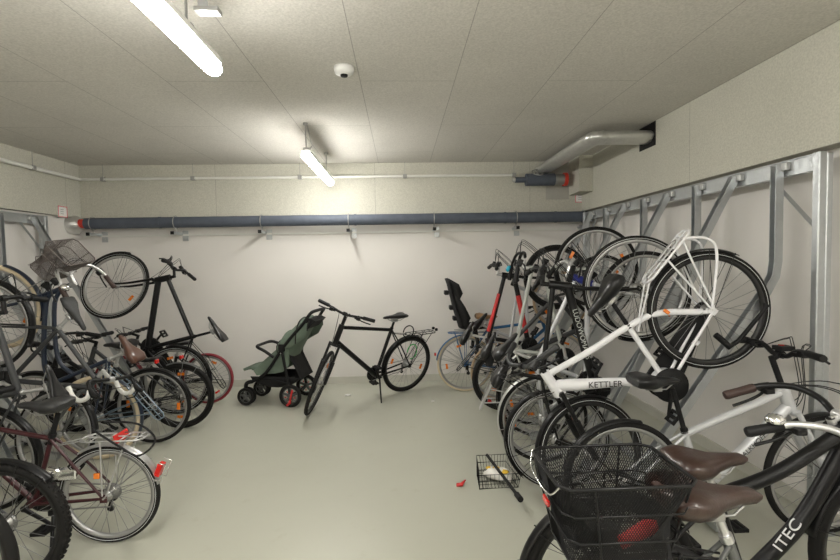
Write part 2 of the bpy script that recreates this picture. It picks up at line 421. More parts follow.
# perforated hanger of the near lamp
q = at(203, 10, 2.0)
t = thing('perforated_hanger', 'perforated metal strap hanging from the ceiling beside the near lamp', 'bracket', loc=(q.x, q.y, ZC))
mb = MB(); mb.box((0, 0, -.09), (.04, .006, .18)); build(mb, 'strap', M['galv'], t)
mb = MB(); mb.box((.02, 0, -.19), (.1, .05, .02)); build(mb, 'foot', M['steel'], t)
q = at(344, 71, 1); d_ = 2.84 - .02; q = CAMP + (q - CAMP) * ((ZC - .025 - 1.6) / (q.z - 1.6))
t = thing('smoke_detector', 'round white smoke detector on the ceiling', 'smoke detector', loc=(q.x, q.y, ZC))
mb = MB(); mb.lathe([(.0, 0), (.062, 0), (.064, -.02), (.058, -.04), (.04, -.05), (.0, -.05)][::-1], (0, 0, 0), 'z', 28); build(mb, 'cover', M['lamp_white'], t)
mb = MB(); mb.lathe([(.0, -.062), (.022, -.06), (.024, -.05), (.0, -.05)], (0, 0, 0), 'z', 20); build(mb, 'sensor', M['matt'], t)

# ------------------------------------------------------------------ racks
def uchannel(mb, pts, sd, w=.046, h=.05, th=.004):
    """U profile open to +side 'n' swept along a path in the XZ plane (bike side)"""
    pts = [V(p) for p in pts]; rings = []
    for i, p in enumerate(pts):
        a = pts[max(i - 1, 0)]; b = pts[min(i + 1, len(pts) - 1)]; t = (b - a).normalized()
        n = V((-t.z, 0, t.x)) ;
        if n.x * sd < 0: n = -n
        y = V((0, 1, 0))
        prof = [(-w / 2, 0), (-w / 2, h), (-w / 2 + th, h), (-w / 2 + th, th), (w / 2 - th, th), (w / 2 - th, h), (w / 2, h), (w / 2, 0)]
        rings.append([p + y * u + n * v for u, v in prof])
    if (rings[0][0] - rings[0][7]).cross(rings[1][0] - rings[0][0]).z > 0: rings = [r[::-1] for r in rings]
    mb.loft(rings, smooth=False)
def rack(sgn, xr, ys, y0, y1, label, foot):
    """sgn +1: on the right wall"""
    t = thing('bicycle_rack', label, 'bicycle rack', loc=(xr, y0, 0))
    L_ = y1 - y0; s = -sgn
    mb = plainbox(-.02, .02, 0, L_, 2.06, 2.15)
    mb.box((0, L_ / 2, 2.15), (.06, L_, .006)); build(mb, 'top_rail', M['galv'], t)
    mb = MB(); mb.box((s * .55, L_ / 2, .03), (.05, L_, .04)); build(mb, 'floor_rail', M['galv'], t)
    for yy in (0.0, L_):
        mb = MB(); mb.box((0, yy, 1.08), (.05, .045, 2.16)); mb.box((-s * .035, yy, 1.08), (.035, .055, 2.14)); mb.box((0, yy, .01), (.14, .14, .02)); build(mb, 'post', M['galv'], t)
    d1 = 1 if sgn > 0 else -1
    for yy, sg in ((0.0, 1), (L_, -1)):
        mb = MB(); mb.tube([(0, yy, 1.72), (0, yy + sg * .34, 2.07)], .014, 4, smooth=False); build(mb, 'brace', M['galv'], t)
    for yw, ty in ys:
        y = yw - y0
        if ty == 'A': pts = [(s * .03, y, 2.13), (s * .03, y, 1.55), (s * .045, y, 1.45), (s * .10, y, 1.35), (s * .85, y, .30), (s * 1.0, y, .06), (s * 1.12, y, .03)]
        else: pts = [(s * .03, y, 2.13), (s * .03, y, 2.1), (s * .98, y, .33), (s * 1.1, y, .07), (s * 1.25, y, .03)]
        mb = MB(); uchannel(mb, pts, s); build(mb, 'wheel_channel', M['galv'], t)
        mb = MB(); mb.box((s * .035, y, 2.115), (.03, .12, .045)); build(mb, 'clamp', M['steel'], t)
    return t
RY = [(2.72, 'A'), (3.09, 'B'), (3.48, 'A'), (3.87, 'B'), (4.25, 'A'), (4.63, 'B'), (5.04, 'A'), (5.45, 'B')]
rack(1, 2.35, RY, 2.49, 5.75, 'galvanised two-level bicycle rack along the right wall, long section', 0)
rack(-1, -3.93, [(5.09, 'B'), (4.66, 'A'), (4.23, 'B'), (3.8, 'A'), (3.4, 'B'), (3.0, 'A'), (2.6, 'B')], 2.3, 5.3, 'galvanised bicycle rack along the left wall', 0)

# ------------------------------------------------------------------ bicycles
CACHE = {}
def cached(key, fn):
    if key not in CACHE: CACHE[key] = fn()
    return CACHE[key]

def wheel(parent, name, Mx, r, tw=.036, tyre='tyre', rim='alu', spoke='spoke', hub='steel', reflector=True, cassette=False, stripe=False, nsp=28, knob=False, rot=0., rd=.02):
    key = (round(r, 3), tw, rim)
    def f():
        R = r - tw * .9; mb = MB()
        prof = [(R + .004, -.011), (R, -.013), (R - rd, -.007), (R - rd, .007), (R, .013), (R + .004, .011)]
        n = 56; rings = []
        for k in range(n):
            a = 2 * PI * k / n; rings.append([V((q * math.cos(a), h, q * math.sin(a))) for q, h in prof])
        mb.loft(rings, closed=True); return mb.mesh('rim', M[rim])
    w = link(name, cached(('rim',) + key + (rd,), f), parent, Mx @ Matrix.Rotation(rot, 4, 'Y'))
    def f():
        mb = MB(); R = r - tw / 2; mb.tube([V((R * math.cos(2 * PI * k / 64), 0, R * math.sin(2 * PI * k / 64))) for k in range(64)], tw / 2, 10, closed=True)
        if knob:
            for k in range(70):
                for j, (yy, rr) in enumerate(((-.016, .0), (0, .004), (.016, 0))):
                    a = 2 * PI * (k + (.5 if j == 1 else 0)) / 70; Rm = Matrix.Rotation(-a, 3, 'Y')
                    mb.box(Rm @ V((r - .003 + rr - (.006 if j != 1 else 0), yy, 0)), (.01, .012, .015), Rm)
        return mb.mesh('tyre', M[tyre])
    link('tyre', cached(('tyre', round(r, 3), tw, tyre, knob), f), w)
    if stripe:
        def f():
            mb = MB(); R = r - tw * .55
            for s in (-1, 1): mb.tube([V((R * math.cos(2 * PI * k / 64), s * tw * .49, R * math.sin(2 * PI * k / 64))) for k in range(64)], .0015, 4, closed=True)
            return mb.mesh('reflective_stripe', M['whitelens'])
        link('reflective_stripe', cached(('stripe', round(r, 3), tw), f), w)
    def f():
        mb = MB(); R = r - tw * .9 - rd + .001
        for k in range(nsp):
            a = 2 * PI * k / nsp; s = 1 if k % 2 else -1; off = (.55 if (k // 2) % 2 else -.55)
            mb.tube([V((.022 * math.cos(a + off * 1.6), s * .028, .022 * math.sin(a + off * 1.6))), V((R * math.cos(a), 0, R * math.sin(a)))], .0016, 3, cap=False)
        return mb.mesh('spokes', M[spoke])
    link('spokes', cached(('spk', round(r, 3), tw, spoke, nsp, rd), f), w)
    def f():
        mb = MB(); mb.lathe([(.004, -.062), (.007, -.062), (.007, -.05), (.014, -.045), (.018, -.034), (.032, -.032), (.032, -.026), (.020, -.022), (.020, .022), (.032, .026), (.032, .032), (.018, .034), (.014, .045), (.007, .05), (.007, .062), (.004, .062)], (0, 0, 0), 'y', 14)
        return mb.mesh('hub', M[hub])
    link('hub', cached(('hub', hub), f), w)
    if cassette:
        def f():
            mb = MB(); mb.lathe([(.02, -.052), (.024, -.05), (.028, -.046), (.034, -.042), (.042, -.036), (.048, -.032), (.02, -.03)], (0, 0, 0), 'y', 22); return mb.mesh('cassette', M['steel'])
        link('cassette', cached('cassette', f), w)
    if reflector:
        def f():
            mb = MB(); mb.box((0, -.006, 0), (.026, .012, .062)); return mb.mesh('spoke_reflector', M['orange'])
        me = cached('refl', f)
        for a in ((.7, .7 + PI) if reflector is True else reflector):
            link('spoke_reflector', me, w, Matrix.Rotation(-a, 4, 'Y') @ Matrix.Translation((r * .66, 0, 0)))
    return w

def saddle_mesh(kind, m):
    S = {'sport': [(-.135, .062, .008, .018, .01), (-.125, .07, .012, .03, .012), (-.08, .072, .010, .035, .014), (-.03, .05, .004, .035, .012), (.02, .03, .002, .03, .01), (.08, .021, .002, .026, .008), (.125, .018, -.002, .02, .007), (.14, .010, -.006, .01, .004)],
         'comfort': [(-.13, .075, .006, .03, .012), (-.12, .09, .015, .055, .02), (-.075, .10, .018, .065, .026), (-.03, .082, .010, .06, .022), (.02, .045, .004, .045, .014), (.07, .028, .004, .036, .011), (.115, .023, .002, .03, .009), (.135, .013, -.004, .014, .005)]}[kind]
    mb = MB(); rings = []
    for x, w, z, th, cr in S:
        ring = []
        for k in range(16):
            a = 2 * PI * k / 16; c, s_ = math.cos(a), math.sin(a)
            yy = w * (abs(c) ** .8) * (1 if c > 0 else -1)
            zz = z + (cr * s_ - (cr * .6 if abs(yy) < w * .25 and x < 0 else 0) if s_ > 0 else th * s_ * (1 if abs(c) > .5 else .8))
            ring.append(V((x, yy, zz)))
        rings.append(ring)
    mb.loft(rings); return mb.mesh('saddle', M[m])

def text_on(parent, txt, p0, p1, nrm, size, m, sx=1.0):
    """lettering along p0->p1 standing on a surface with normal nrm"""
    xd = (p1 - p0).normalized(); nn = (nrm - xd * nrm.dot(xd)).normalized(); yd = nn.cross(xd)
    cu = bpy.data.curves.new('lettering', 'FONT'); cu.body = txt; cu.size = size; cu.extrude = .0008; cu.align_x = 'CENTER'; cu.align_y = 'CENTER'
    tmp = bpy.data.objects.new('tmp', cu); col.objects.link(tmp)
    bpy.context.view_layer.update()
    me = bpy.data.meshes.new_from_object(tmp.evaluated_get(bpy.context.evaluated_depsgraph_get()))
    bpy.data.objects.remove(tmp); me.materials.clear(); me.materials.append(M[m])
    c = (p0 + p1) / 2
    Mx = Matrix.Identity(4)
    for i in range(3): Mx[i][0], Mx[i][1], Mx[i][2], Mx[i][3] = xd[i] * sx, yd[i], nn[i], c[i]
    return link('lettering', me, parent, Mx)

def bicycle(name, label, Rp, Fp, floor='', cat='bicycle', group=None, r=.345, tw=.036, lean=0., steer=0., frame='diamond', paint='black', fork_paint=None,
            bb=(.44, -.065), st=.50, post=.16, head=71., seat=73., ht=.14, stem=(.05, .09), bar='flat', barm='black', grip='grip', saddle='sport', saddlem='blackleather', nose=0.,
            tyre='tyre', rim='rimalu', spoke='spoke', tr=(.017, .019), guards='black', ga=(.15, 3.0), gf=(.9, 2.6), carrier=None, rear_light=False, head_light=False, crank=.6, chain='chain', kick=False,
            susp=False, cables=4, stripe=False, knob=False, basket=None, extras=None, refl=True, post_m='alu', bell=None, guard_m=None, levers=True, wb=None, nsp=28, rd=.02, texts=(), stays_m=None, seat_dx=0., levels=None, bag=False, ssc=1.0):
    Rw = at(*Rp); Fw = at(*Fp)
    if 'R' in floor: Rw.z = r
    if 'F' in floor: Fw.z = r
    X = (Fw - Rw); W = X.length; X.normalize()
    Y = V((0, 0, 1)).cross(X).normalized(); Z = X.cross(Y)
    if lean:
        q = Matrix.Rotation(lean, 3, X); Y = q @ Y; Z = q @ Z
    org = Rw - Z * r
    Mw = Matrix.Identity(4)
    for i in range(3): Mw[i][0], Mw[i][1], Mw[i][2], Mw[i][3] = X[i], Y[i], Z[i], org[i]
    root = thing(name, label, cat, group, M_=Mw)
    camside = 1 if (Y.dot(CAMP - Rw) > 0) else -1
    fp = fork_paint or paint
    P = lambda x, z, y=0.: V((x, y, z + r))
    F = P(W, 0); R = P(0, 0); BB = P(*bb)
    H = math.radians(head); A = V((-math.cos(H), 0, math.sin(H))); N = V((math.sin(H), 0, math.cos(H)))
    crown = F - N * .045 + A * (r + (.065 if susp else .055)); hb = crown + A * .02; htp = hb + A * ht
    S_ = math.radians(seat); SA = V((-math.cos(S_), 0, math.sin(S_))); cl = BB + SA * st; sp = cl + SA * post
    clampP = htp + A * stem[0] + N * stem[1]
    # ---- frame
    mb = MB(); t1, t2 = tr
    mb.tube([hb - A * .005, htp + A * .005], max(t2 + .002, .02), 14)
    mb.tube([BB + V((0, -.036, 0)), BB + V((0, .036, 0))], .022 if frame != 'ebike' else .06, 16)
    low = hb + A * .02; hi = htp - A * .025
    texttube = (BB, low)
    if frame == 'diamond':
        mb.tube([cl - SA * .02, hi], t1, 12); mb.tube([BB, low], t2, 14); mb.tube([BB, cl], t1, 12)
    elif frame == 'trapez':
        mb.tube([BB + SA * st * .55, hi], t1, 12); mb.tube([BB, low], t2, 14); mb.tube([BB, cl], t1, 12)
    elif frame == 'twin':
        d = hi - BB; 
        c1 = smooth_path([BB + SA * .16, BB + SA * .12 + V((.18, 0, .04)), low.lerp(hi, .7) + V((-.05, 0, -.12)), hi], 5)
        c2 = smooth_path([BB, BB + V((.16, 0, .03)), low + V((-.06, 0, -.12)), low], 5)
        mb.tube(c1, t1, 10); mb.tube(c2, t2, 10); mb.tube([BB, cl], t1, 12)
    elif frame == 'wave':
        c1 = smooth_path([BB, BB + V((.2, 0, .05)), low + V((-.1, 0, -.16)), low + A * .05], 6)
        mb.tube(c1, t2, 14); mb.tube([BB, cl], t1, 12)
        texttube = (c1[8], c1[12])
    elif frame == 'kettler':
        hc = hi + V((-.02, 0, 0))
        c2 = smooth_path([BB + V((.02, 0, .02)), BB.lerp(low, .35) + V((.0, 0, .03)), BB.lerp(low, .72) + V((.0, 0, .03)), low + V((-.02, 0, -.0)), hb - A * .03 + V((-.01, 0, 0))], 6)
        mb.tube(c2, [.020 + .018 * min(1, i / 14) for i in range(len(c2))], 16); mb.tube([BB, cl], t1, 12)
        mb.tube(smooth_path([P(.03, .02), P(.03, .02).lerp(cl, .55) + V((-.02, 0, .04)), cl, cl.lerp(hc, .5) + V((0, 0, -.01)), hc], 6), t1 + .003, 12)
        mb.tube([htp - A * .09, hb - A * .02], .034, 16); mb.tube([BB + V((0, -.045, 0)), BB + V((0, .045, 0))], .085, 24)
        texttube = (c2[5], c2[12])
    elif frame == 'ebike':
        k = BB + SA * (st * .95); hi = hi - A * .02
        mb.tube(smooth_path([k, k.lerp(hi, .5) + V((0, 0, -.03)), hi], 6), t1 + .006, 14)
        mb.tube(smooth_path([BB, BB.lerp(low, .5) + V((.03, 0, -.03)), low], 6), t2, 16); mb.tube([BB, cl], t1 + .002, 12)
    for s in (-1, 1):
        mb.tube([BB + V((-.02, s * .03, 0)), P(bb[0] * .55, bb[1] * .55, s * .045), P(.0, .0, s * .058)], [.011, .010, .008], 8)
        if frame != 'kettler': mb.tube([cl + V((0, s * .014, -.02)), cl.lerp(R, .45) + V((0, s * .045, 0)), P(.0, .0, s * .058)], [.008, .008, .007], 8)
        else: mb.tube([P(.03, .02, s * .02), P(0, 0, s * .058)], .012, 8)
        mb.box(P(.0, .0, s * .058), (.04, .006, .045))
    mb.box(P(bb[0] - .09 if frame != 'kettler' else .2, bb[1] * .8), (.03, .05, .016))
    fr = build(mb, 'frame', M[paint], root)
    for (txt, a0, a1, size, tm, off) in texts:
        p0, p1 = texttube[0].lerp(texttube[1], a0), texttube[0].lerp(texttube[1], a1)
        dd = p1 - p0
        if X.x * dd.x + Z.x * dd.z < 0: p0, p1 = p1, p0
        nr = V((0, camside, 0)); rad = (t2 if frame != 'kettler' else .038) + .001
        up = V((0, 0, off))
        text_on(fr, txt, p0 + nr * rad + up, p1 + nr * rad + up, nr, size, tm)
    # ---- steering group matrix
    St = Matrix.Translation(hb) @ Matrix.Rotation(steer, 4, A) @ Matrix.Translation(-hb)
    mb = MB(); fr_ = .017 if susp else .012
    for s in (-1, 1):
        top = crown + V((0, s * .052, 0)); bot = F + V((0, s * .055, 0)); mid = top.lerp(bot, .62) - N * (.012 if not susp else 0)
        if susp: mb.tube([top + A * .02, top.lerp(bot, .45)], .0145, 10); mb.tube([top.lerp(bot, .42), bot], [.021, .017], 12)
        else: mb.tube(smooth_path([top, mid, bot], 4), [.0145 - .006 * i / 8 for i in range(9)], 10)
        mb.box(bot, (.03, .008, .035))
    mb.tube([crown + V((0, -.056, 0)), crown, crown + V((0, .056, 0))], [.016, .021, .016], 10); mb.tube([crown, htp + A * .03], .0145, 10)
    build(mb, 'fork', M[fp], root, St)
    kw = dict(tw=tw, tyre=tyre, rim=rim, spoke=spoke, stripe=stripe, nsp=nsp, knob=knob, rd=rd, reflector=refl)
    wheel(root, 'front_wheel', St @ Matrix.Translation(F), r, rot=1.1, **kw)
    wheel(root, 'rear_wheel', Matrix.Translation(R), r, cassette=(chain == 'chain'), rot=.4, **kw)
    # ---- stem + bar
    mb = MB(); mb.tube([htp, htp + A * (stem[0] + .008)], .0155, 12); mb.tube([htp + A * stem[0] * .95, clampP], .0145, 12); mb.tube([clampP + V((0, -.022, 0)), clampP + V((0, .022, 0))], .021, 14)
    build(mb, 'stem', M[post_m if bar != 'flat' else 'black'], root, St)
    B = {'flat': [(0, 0, 0), (0, .05, 0), (-.005, .12, .012), (-.03, .22, .018), (-.05, .31, .018)],
         'riser': [(0, 0, 0), (0, .05, 0), (-.005, .12, .04), (-.03, .22, .045), (-.055, .32, .045)],
         'swept': [(0, 0, 0), (.01, .04, .0), (.03, .12, .03), (0, .21, .055), (-.09, .275, .05), (-.17, .295, .03), (-.235, .305, .015)],
         'semi': [(0, 0, 0), (0, .05, 0), (.01, .13, .02), (-.03, .22, .03), (-.09, .28, .022), (-.15, .32, .01)],
         'drop': [(0, 0, 0), (0, .08, 0), (0, .19, 0), (.06, .205, -.004), (.10, .207, -.04), (.09, .208, -.10), (.04, .21, -.135), (-.04, .21, -.14)]}[bar]
    Bh = [clampP + V(b) for b in B]; full = [V((p.x, -p.y, p.z)) for p in Bh[::-1]] + Bh[1:]
    hbm = MB(); hbm.tube(smooth_path(full, 4), .0135, 10); hbar = build(hbm, 'handlebar', M[barm], root, St)
    for s in (-1, 1):
        e0, e1 = Bh[-2], Bh[-1]; d = (e1 - e0).normalized()
        if bar == 'drop':
            g = smooth_path([Bh[3], Bh[4], Bh[5], Bh[6], Bh[7]], 4)
            mb = MB(); mb.tube([V((p.x, s * p.y, p.z)) for p in g], .0165, 10); build(mb, 'grip', M[grip], hbar)
            mb = MB(); q = Bh[3] + V((.05, 0, .0)); mb.tube([V((Bh[3].x - .01, s * q.y, q.z)), V((q.x, s * q.y, q.z + .01)), V((q.x + .03, s * q.y, q.z + .04))], [.015, .019, .012], 10)
            mb.tube([V((q.x + .01, s * q.y, q.z + .02)), V((q.x + .04, s * q.y, q.z - .04)), V((q.x + .02, s * q.y, q.z - .11))], [.007, .006, .004], 6)
            build(mb, 'brake_lever', M['black'], hbar)
            continue
        g0 = e1 - d * .125 + d * .0; g1 = e1 + d * .004
        mb = MB(); mb.tube([V((p.x, s * p.y, p.z)) for p in (g0, g0.lerp(g1, .08), g0.lerp(g1, .5), g0.lerp(g1, .93), g1)], [.018, .0195, .0185, .020, .017], 12)
        build(mb, 'grip', M[grip], hbar, None, None)
        if levers:
            mb = MB(); k = e1 - d * .165; fwd = V((1, 0, 0)) - d * d.x; fwd.normalize()
            pts = [k, k + fwd * .035 + V((0, 0, -.012)), k + fwd * .05 + d * .05 + V((0, 0, -.02)), k + fwd * .045 + d * .13 + V((0, 0, -.03))]
            pts = [V((p.x, s * p.y, p.z)) for p in pts]
            mb.tube(smooth_path(pts, 3), .007, 6); mb.box(pts[0] + V((.012, 0, -.012)), (.055, .04, .035)); mb.box(pts[0] + V((.0, -s * .03, -.02)), (.04, .025, .022))
            build(mb, 'brake_lever', M['black'], hbar)
    if bell:
        mb = MB(); bp_ = smooth_path(full, 4); q = Bh[-2].lerp(Bh[-3], .35) if bar in ('swept', 'semi') else Bh[2]
        mb.lathe([(.0, .045), (.022, .042), (.031, .03), (.033, .018), (.029, .012), (.0, .012)][::-1], V((q.x, (1 if bell[1] > 0 else -1) * q.y, q.z + .005)), 'z', 20)
        build(mb, 'bell', M[bell[0]], hbar, None, 'round bell')
    # cables
    for i in range(cables):
        s = -1 if i % 2 else 1; k = Bh[2 if bar != 'swept' else 4]; a0 = V((k.x + .02, s * k.y, k.z - .01)); j = random.uniform(.7, 1.3)
        a1 = low + V((.01, s * .02, -.02 * i)) if i < 2 else crown + V((.03, s * .03, -.03))
        mid = clampP + V((.11 * j, s * .05, .05 * j)); mid2 = hb.lerp(htp, .6) + V((.11 * j, s * .03, .02))
        mb = MB(); mb.tube(smooth_path([a0, (a0 + mid) / 2 + V((.05, 0, .03 * j)), mid, mid2, a1], 5), .0025, 5); build(mb, 'brake_cable', M['cable'], root, St)
    # ---- saddle
    mb = MB(); mb.tube([cl - SA * .05, sp], .0135, 12); mb.tube([cl - SA * .012, cl + SA * .012], .02, 12); build(mb, 'seatpost', M[post_m], root)
    sM = Matrix.Translation(sp + V((.0 + seat_dx, 0, .055))) @ Matrix.Rotation(nose, 4, 'Y') @ Matrix.Scale(ssc, 4)
    sd = link('saddle', cached(('sad', saddle, saddlem), lambda: saddle_mesh(saddle, saddlem)), root, sM)
    def f():
        mb = MB()
        for s in (-1, 1): mb.tube([(.10, s * .012, -.012), (.05, s * .022, -.045), (-.06, s * .022, -.045), (-.11, s * .035, -.015)], .0035, 6)
        mb.box((0, 0, -.045), (.05, .06, .022)); return mb.mesh('saddle_rails', M['steel'])
    link('saddle_rails', cached('rails', f), sd)
    # ---- drivetrain (right side = -y)
    def f():
        mb = MB(); R0 = .085
        mb.lathe([(R0 - .012, -.002), (R0, -.002), (R0, .002), (R0 - .012, .002)], (0, 0, 0), 'y', 36)
        mb.lathe([(.0, -.003), (.03, -.003), (.03, .003), (.0, .003)], (0, 0, 0), 'y', 16)
        for k in range(5):
            a = 2 * PI * k / 5; mb.tube([(0, 0, 0), (.078 * math.cos(a), 0, .078 * math.sin(a))], .007, 6)
        return mb.mesh('chainring', M['black'])
    cM = Matrix.Translation(BB + V((0, -.052, 0)))
    cr = link('chainring', cached('cring', f), root, cM)
    for s, a in ((-1, crank), (1, crank + PI)):
        yy = -.02 if s < 0 else .125
        mb = MB(); e = V((.17 * math.cos(a), yy, .17 * math.sin(a))); mb.tube([(0, yy + .005, 0), e], [.015, .011], 8, flat=.6); mb.tube([(0, yy - .01, 0), (0, yy + .01, 0)], .017, 12)
        ca = build(mb, 'crank_arm', M['alu' if post_m == 'alu' and paint not in ('black',) else 'black'], cr)
        mb = MB(); y2 = yy + s * .055
        for k in (-1, 1): mb.box(e + V((k * .032, y2 - yy, 0)), (.016, .095, .02))
        for k in (-1, 1): mb.box(e + V((0, y2 - yy + k * .042, 0)), (.07, .012, .018))
        mb.tube([e, e + V((0, s * .095, 0))], .012, 8); build(mb, 'pedal', M['matt'], cr)
    if chain:
        mb = MB()
        if chain == 'chain':
            a = P(0, .035, -.045); b = P(0, -.03, -.045); c = BB + V((0, -.052, .083)); d = BB + V((0, -.052, -.083))
            mb.tube([a, c], .005, 6); mb.tube([P(.03, -.10, -.045), d], .005, 6); mb.tube([b, P(.03, -.10, -.045)], .004, 5)
            build(mb, 'chain', M['steel'], root)
            mb = MB(); mb.box(P(.015, -.04, -.055), (.035, .03, .05)); mb.box(P(.03, -.085, -.05), (.018, .012, .08), Matrix.Rotation(-.3, 3, 'Y'))
            mb.lathe([(.0, -.004), (.02, -.004), (.02, .004), (.0, .004)], P(.03, -.11, -.05), 'y', 12); build(mb, 'derailleur', M['black'], root)
        else:
            g = MB(); n = 12; ring1 = []
            cc = BB + V((0, 0, 0)); out = []
            for i in range(n + 1): a = -PI / 2 + PI * i / n; out.append((cc.x + .105 * math.cos(a), cc.z + .105 * math.sin(a)))
            for i in range(n + 1): a = PI / 2 + PI * i / n; out.append((0 + .045 * math.cos(a), r + .045 * math.sin(a)))
            g.loft([[V((x, -.065, z)) for x, z in out], [V((x, -.045, z)) for x, z in out]], smooth=False)
            build(g, 'chain_guard', M['matt'], root)
    # ---- mudguards
    if guards:
        gm = guard_m or guards
        def guard(c, a0, a1, w=.052, rr=r + .012):
            grid = []; n = 26
            for i in range(n + 1):
                a = a0 + (a1 - a0) * i / n
                grid.append([V((c.x + (rr - .010 * (abs(u) ** 2)) * math.cos(a), u * w / 2, c.z + (rr - .010 * (abs(u) ** 2)) * math.sin(a))) for u in (-1, -.6, 0, .6, 1)])
            m_ = MB(); m_.sheet(grid, .0015); return m_
        def stays(c, a, w=.056, rr=r + .01):
            m_ = MB()
            for s in (-1, 1): m_.tube([c + V((0, s * .062, 0)), V((c.x + rr * math.cos(a), s * w / 2, c.z + rr * math.sin(a)))], .0022, 5)
            return m_
        g = build(guard(R, ga[0], ga[1]), 'rear_mudguard', M[gm], root); build(stays(R, ga[1] - .08), 'mudguard_stay', M['steel' if gm != 'black' else 'black'], g); build(stays(R, ga[1] - .5), 'mudguard_stay', M['steel' if gm != 'black' else 'black'], g)
        g = build(guard(F, gf[0], gf[1]), 'front_mudguard', M[gm], root, St); build(stays(F, gf[1] - .1), 'mudguard_stay', M['steel' if gm != 'black' else 'black'], g)
    # ---- carrier
    if carrier:
        cmn, cx0, cx1, cz = carrier[:4]; hw = .065
        rad = carrier[4] if len(carrier) > 4 else .005
        mb = MB(); z = cz
        mb.tube([P(cx1, z, -hw), P(cx0 + .03, z, -hw), P(cx0, z, -hw * .6), P(cx0, z, hw * .6), P(cx0 + .03, z, hw), P(cx1, z, hw), P(cx1 + .03, z, hw * .5), P(cx1 + .03, z, -hw * .5)], rad, 7, closed=True)
        for k in range(4): x = cx0 + (cx1 - cx0) * (k + .5) / 4; mb.tube([P(x, z, -hw), P(x, z, hw)], rad * .7, 6)
        mb.tube([P(cx0, z, 0), P(cx1, z, 0)], rad * .7, 6)
        for s in (-1, 1):
            mb.tube([P(cx0 + .08, z, s * hw), P(-.02, .02, s * .068), P(0, 0, s * .066)], rad * .85, 6); mb.tube([P(cx0 + .22, z, s * hw), P(0, .02, s * .068)], rad * .85, 6)
            mb.tube([P(cx1, z, s * hw * .5), P(cl.x - .01, cl.z - r - .06, s * .015)], rad * .7, 6)
        cr_ = build(mb, 'carrier', M[cmn], root)
        mb = MB()
        for s in (-1, 1): mb.tube([P(cx1 - .02, z + .018, s * .03), P(cx0 + .10, z + .016, s * .03), P(cx0 + .08, z + .016, 0)], .003, 5)
        build(mb, 'spring_clip', M['steel'], cr_)
    if rear_light:
        x, z, w = rear_light
        mb = MB(); mb.box(P(x, z), (.02, w * .9, .034)); build(mb, 'rear_light', M['redlens'], root, None, 'red rear light')
    if head_light:
        q = crown + N * .06 + A * .03
        mb = MB(); mb.lathe([(.0, .03), (.028, .03), (.032, .02), (.02, -.02), (.008, -.035), (.0, -.035)][::-1], q, 'x', 16); mb.box(q + V((-.03, 0, -.02)), (.05, .01, .01)); l = build(mb, 'headlight', M['chrome' if head_light == 'chrome' else 'matt'], root, St)
        mb = MB(); mb.lathe([(.0, .036), (.02, .035), (.027, .03), (.0, .03)][::-1], q, 'x', 16); build(mb, 'lens', M['whitelens'], l)
    if kick:
        mb = MB(); b = P(.28 if kick == 1 else .42, -.07, .05); e = V((.2 if kick == 1 else .46, .20, .005)); mb.tube([b, e], [.011, .008], 8); mb.box(b, (.05, .03, .03)); mb.box(e, (.04, .02, .012)); build(mb, 'kickstand', M['black'], root)
    ctx = dict(root=root, P=P, F=F, R=R, BB=BB, cl=cl, sp=sp, hb=hb, htp=htp, clamp=clampP, St=St, A=A, N=N, W=W, r=r, frame=fr, hbar=hbar, camside=camside, Bh=Bh, saddle=sd)
    if extras: extras(ctx)
    return ctx

def wire_basket(parent, name, m, Mx, top, bot, h, pitch=.02, wr=.0012, rimr=.004, bands=(.33, .66)):
    """open basket: top/bot = (x half, y half), height h; wire mesh walls and floor"""
    mb = MB()
    def rect(f, ins=0):
        a = bot[0] + (top[0] - bot[0]) * f; b = bot[1] + (top[1] - bot[1]) * f; c = .03; z = h * f
        return [(-a + c, -b, z), (a - c, -b, z), (a, -b + c, z), (a, b - c, z), (a - c, b, z), (-a + c, b, z), (-a, b - c, z), (-a, -b + c, z)]
    def along(pts, t):
        L = []; tot = 0
        for i in range(len(pts)): d = (V(pts[(i + 1) % len(pts)]) - V(pts[i])).length; L.append(d); tot += d
        s = (t % 1.0) * tot
        for i, d in enumerate(L):
            if s <= d: return V(pts[i]).lerp(V(pts[(i + 1) % len(pts)]), s / d)
            s -= d
        return V(pts[0])
    T, B_ = rect(1), rect(0); per = 4 * (top[0] + top[1]); n = int(per / pitch)
    sk = 1.5 * h / per
    for k in range(n):
        for sg in (-1, 1): mb.tube([along(B_, k / n), along(T, k / n + sg * sk * .5)], wr, 3, cap=False, smooth=False)
    k = -bot[0] + pitch
    while k < bot[0]: mb.tube([(k, -bot[1], 0), (k, bot[1], 0)], wr, 3, cap=False); k += pitch
    k = -bot[1] + pitch
    while k < bot[1]: mb.tube([(-bot[0], k, 0), (bot[0], k, 0)], wr, 3, cap=False); k += pitch
    b = build(mb, name, M[m], parent, Mx)
    mb = MB(); mb.tube(T, rimr, 8, closed=True); mb.tube(B_, rimr * .8, 6, closed=True)
    for f in bands: mb.tube(rect(f), rimr * .6, 6, closed=True)
    for q in (.0, .25, .5, .75): mb.tube([along(B_, q + .05), along(T, q + .05)], rimr * .7, 6)
    build(mb, 'basket_rim', M['black'] if m != 'brownmesh' else M[m], b)
    return b

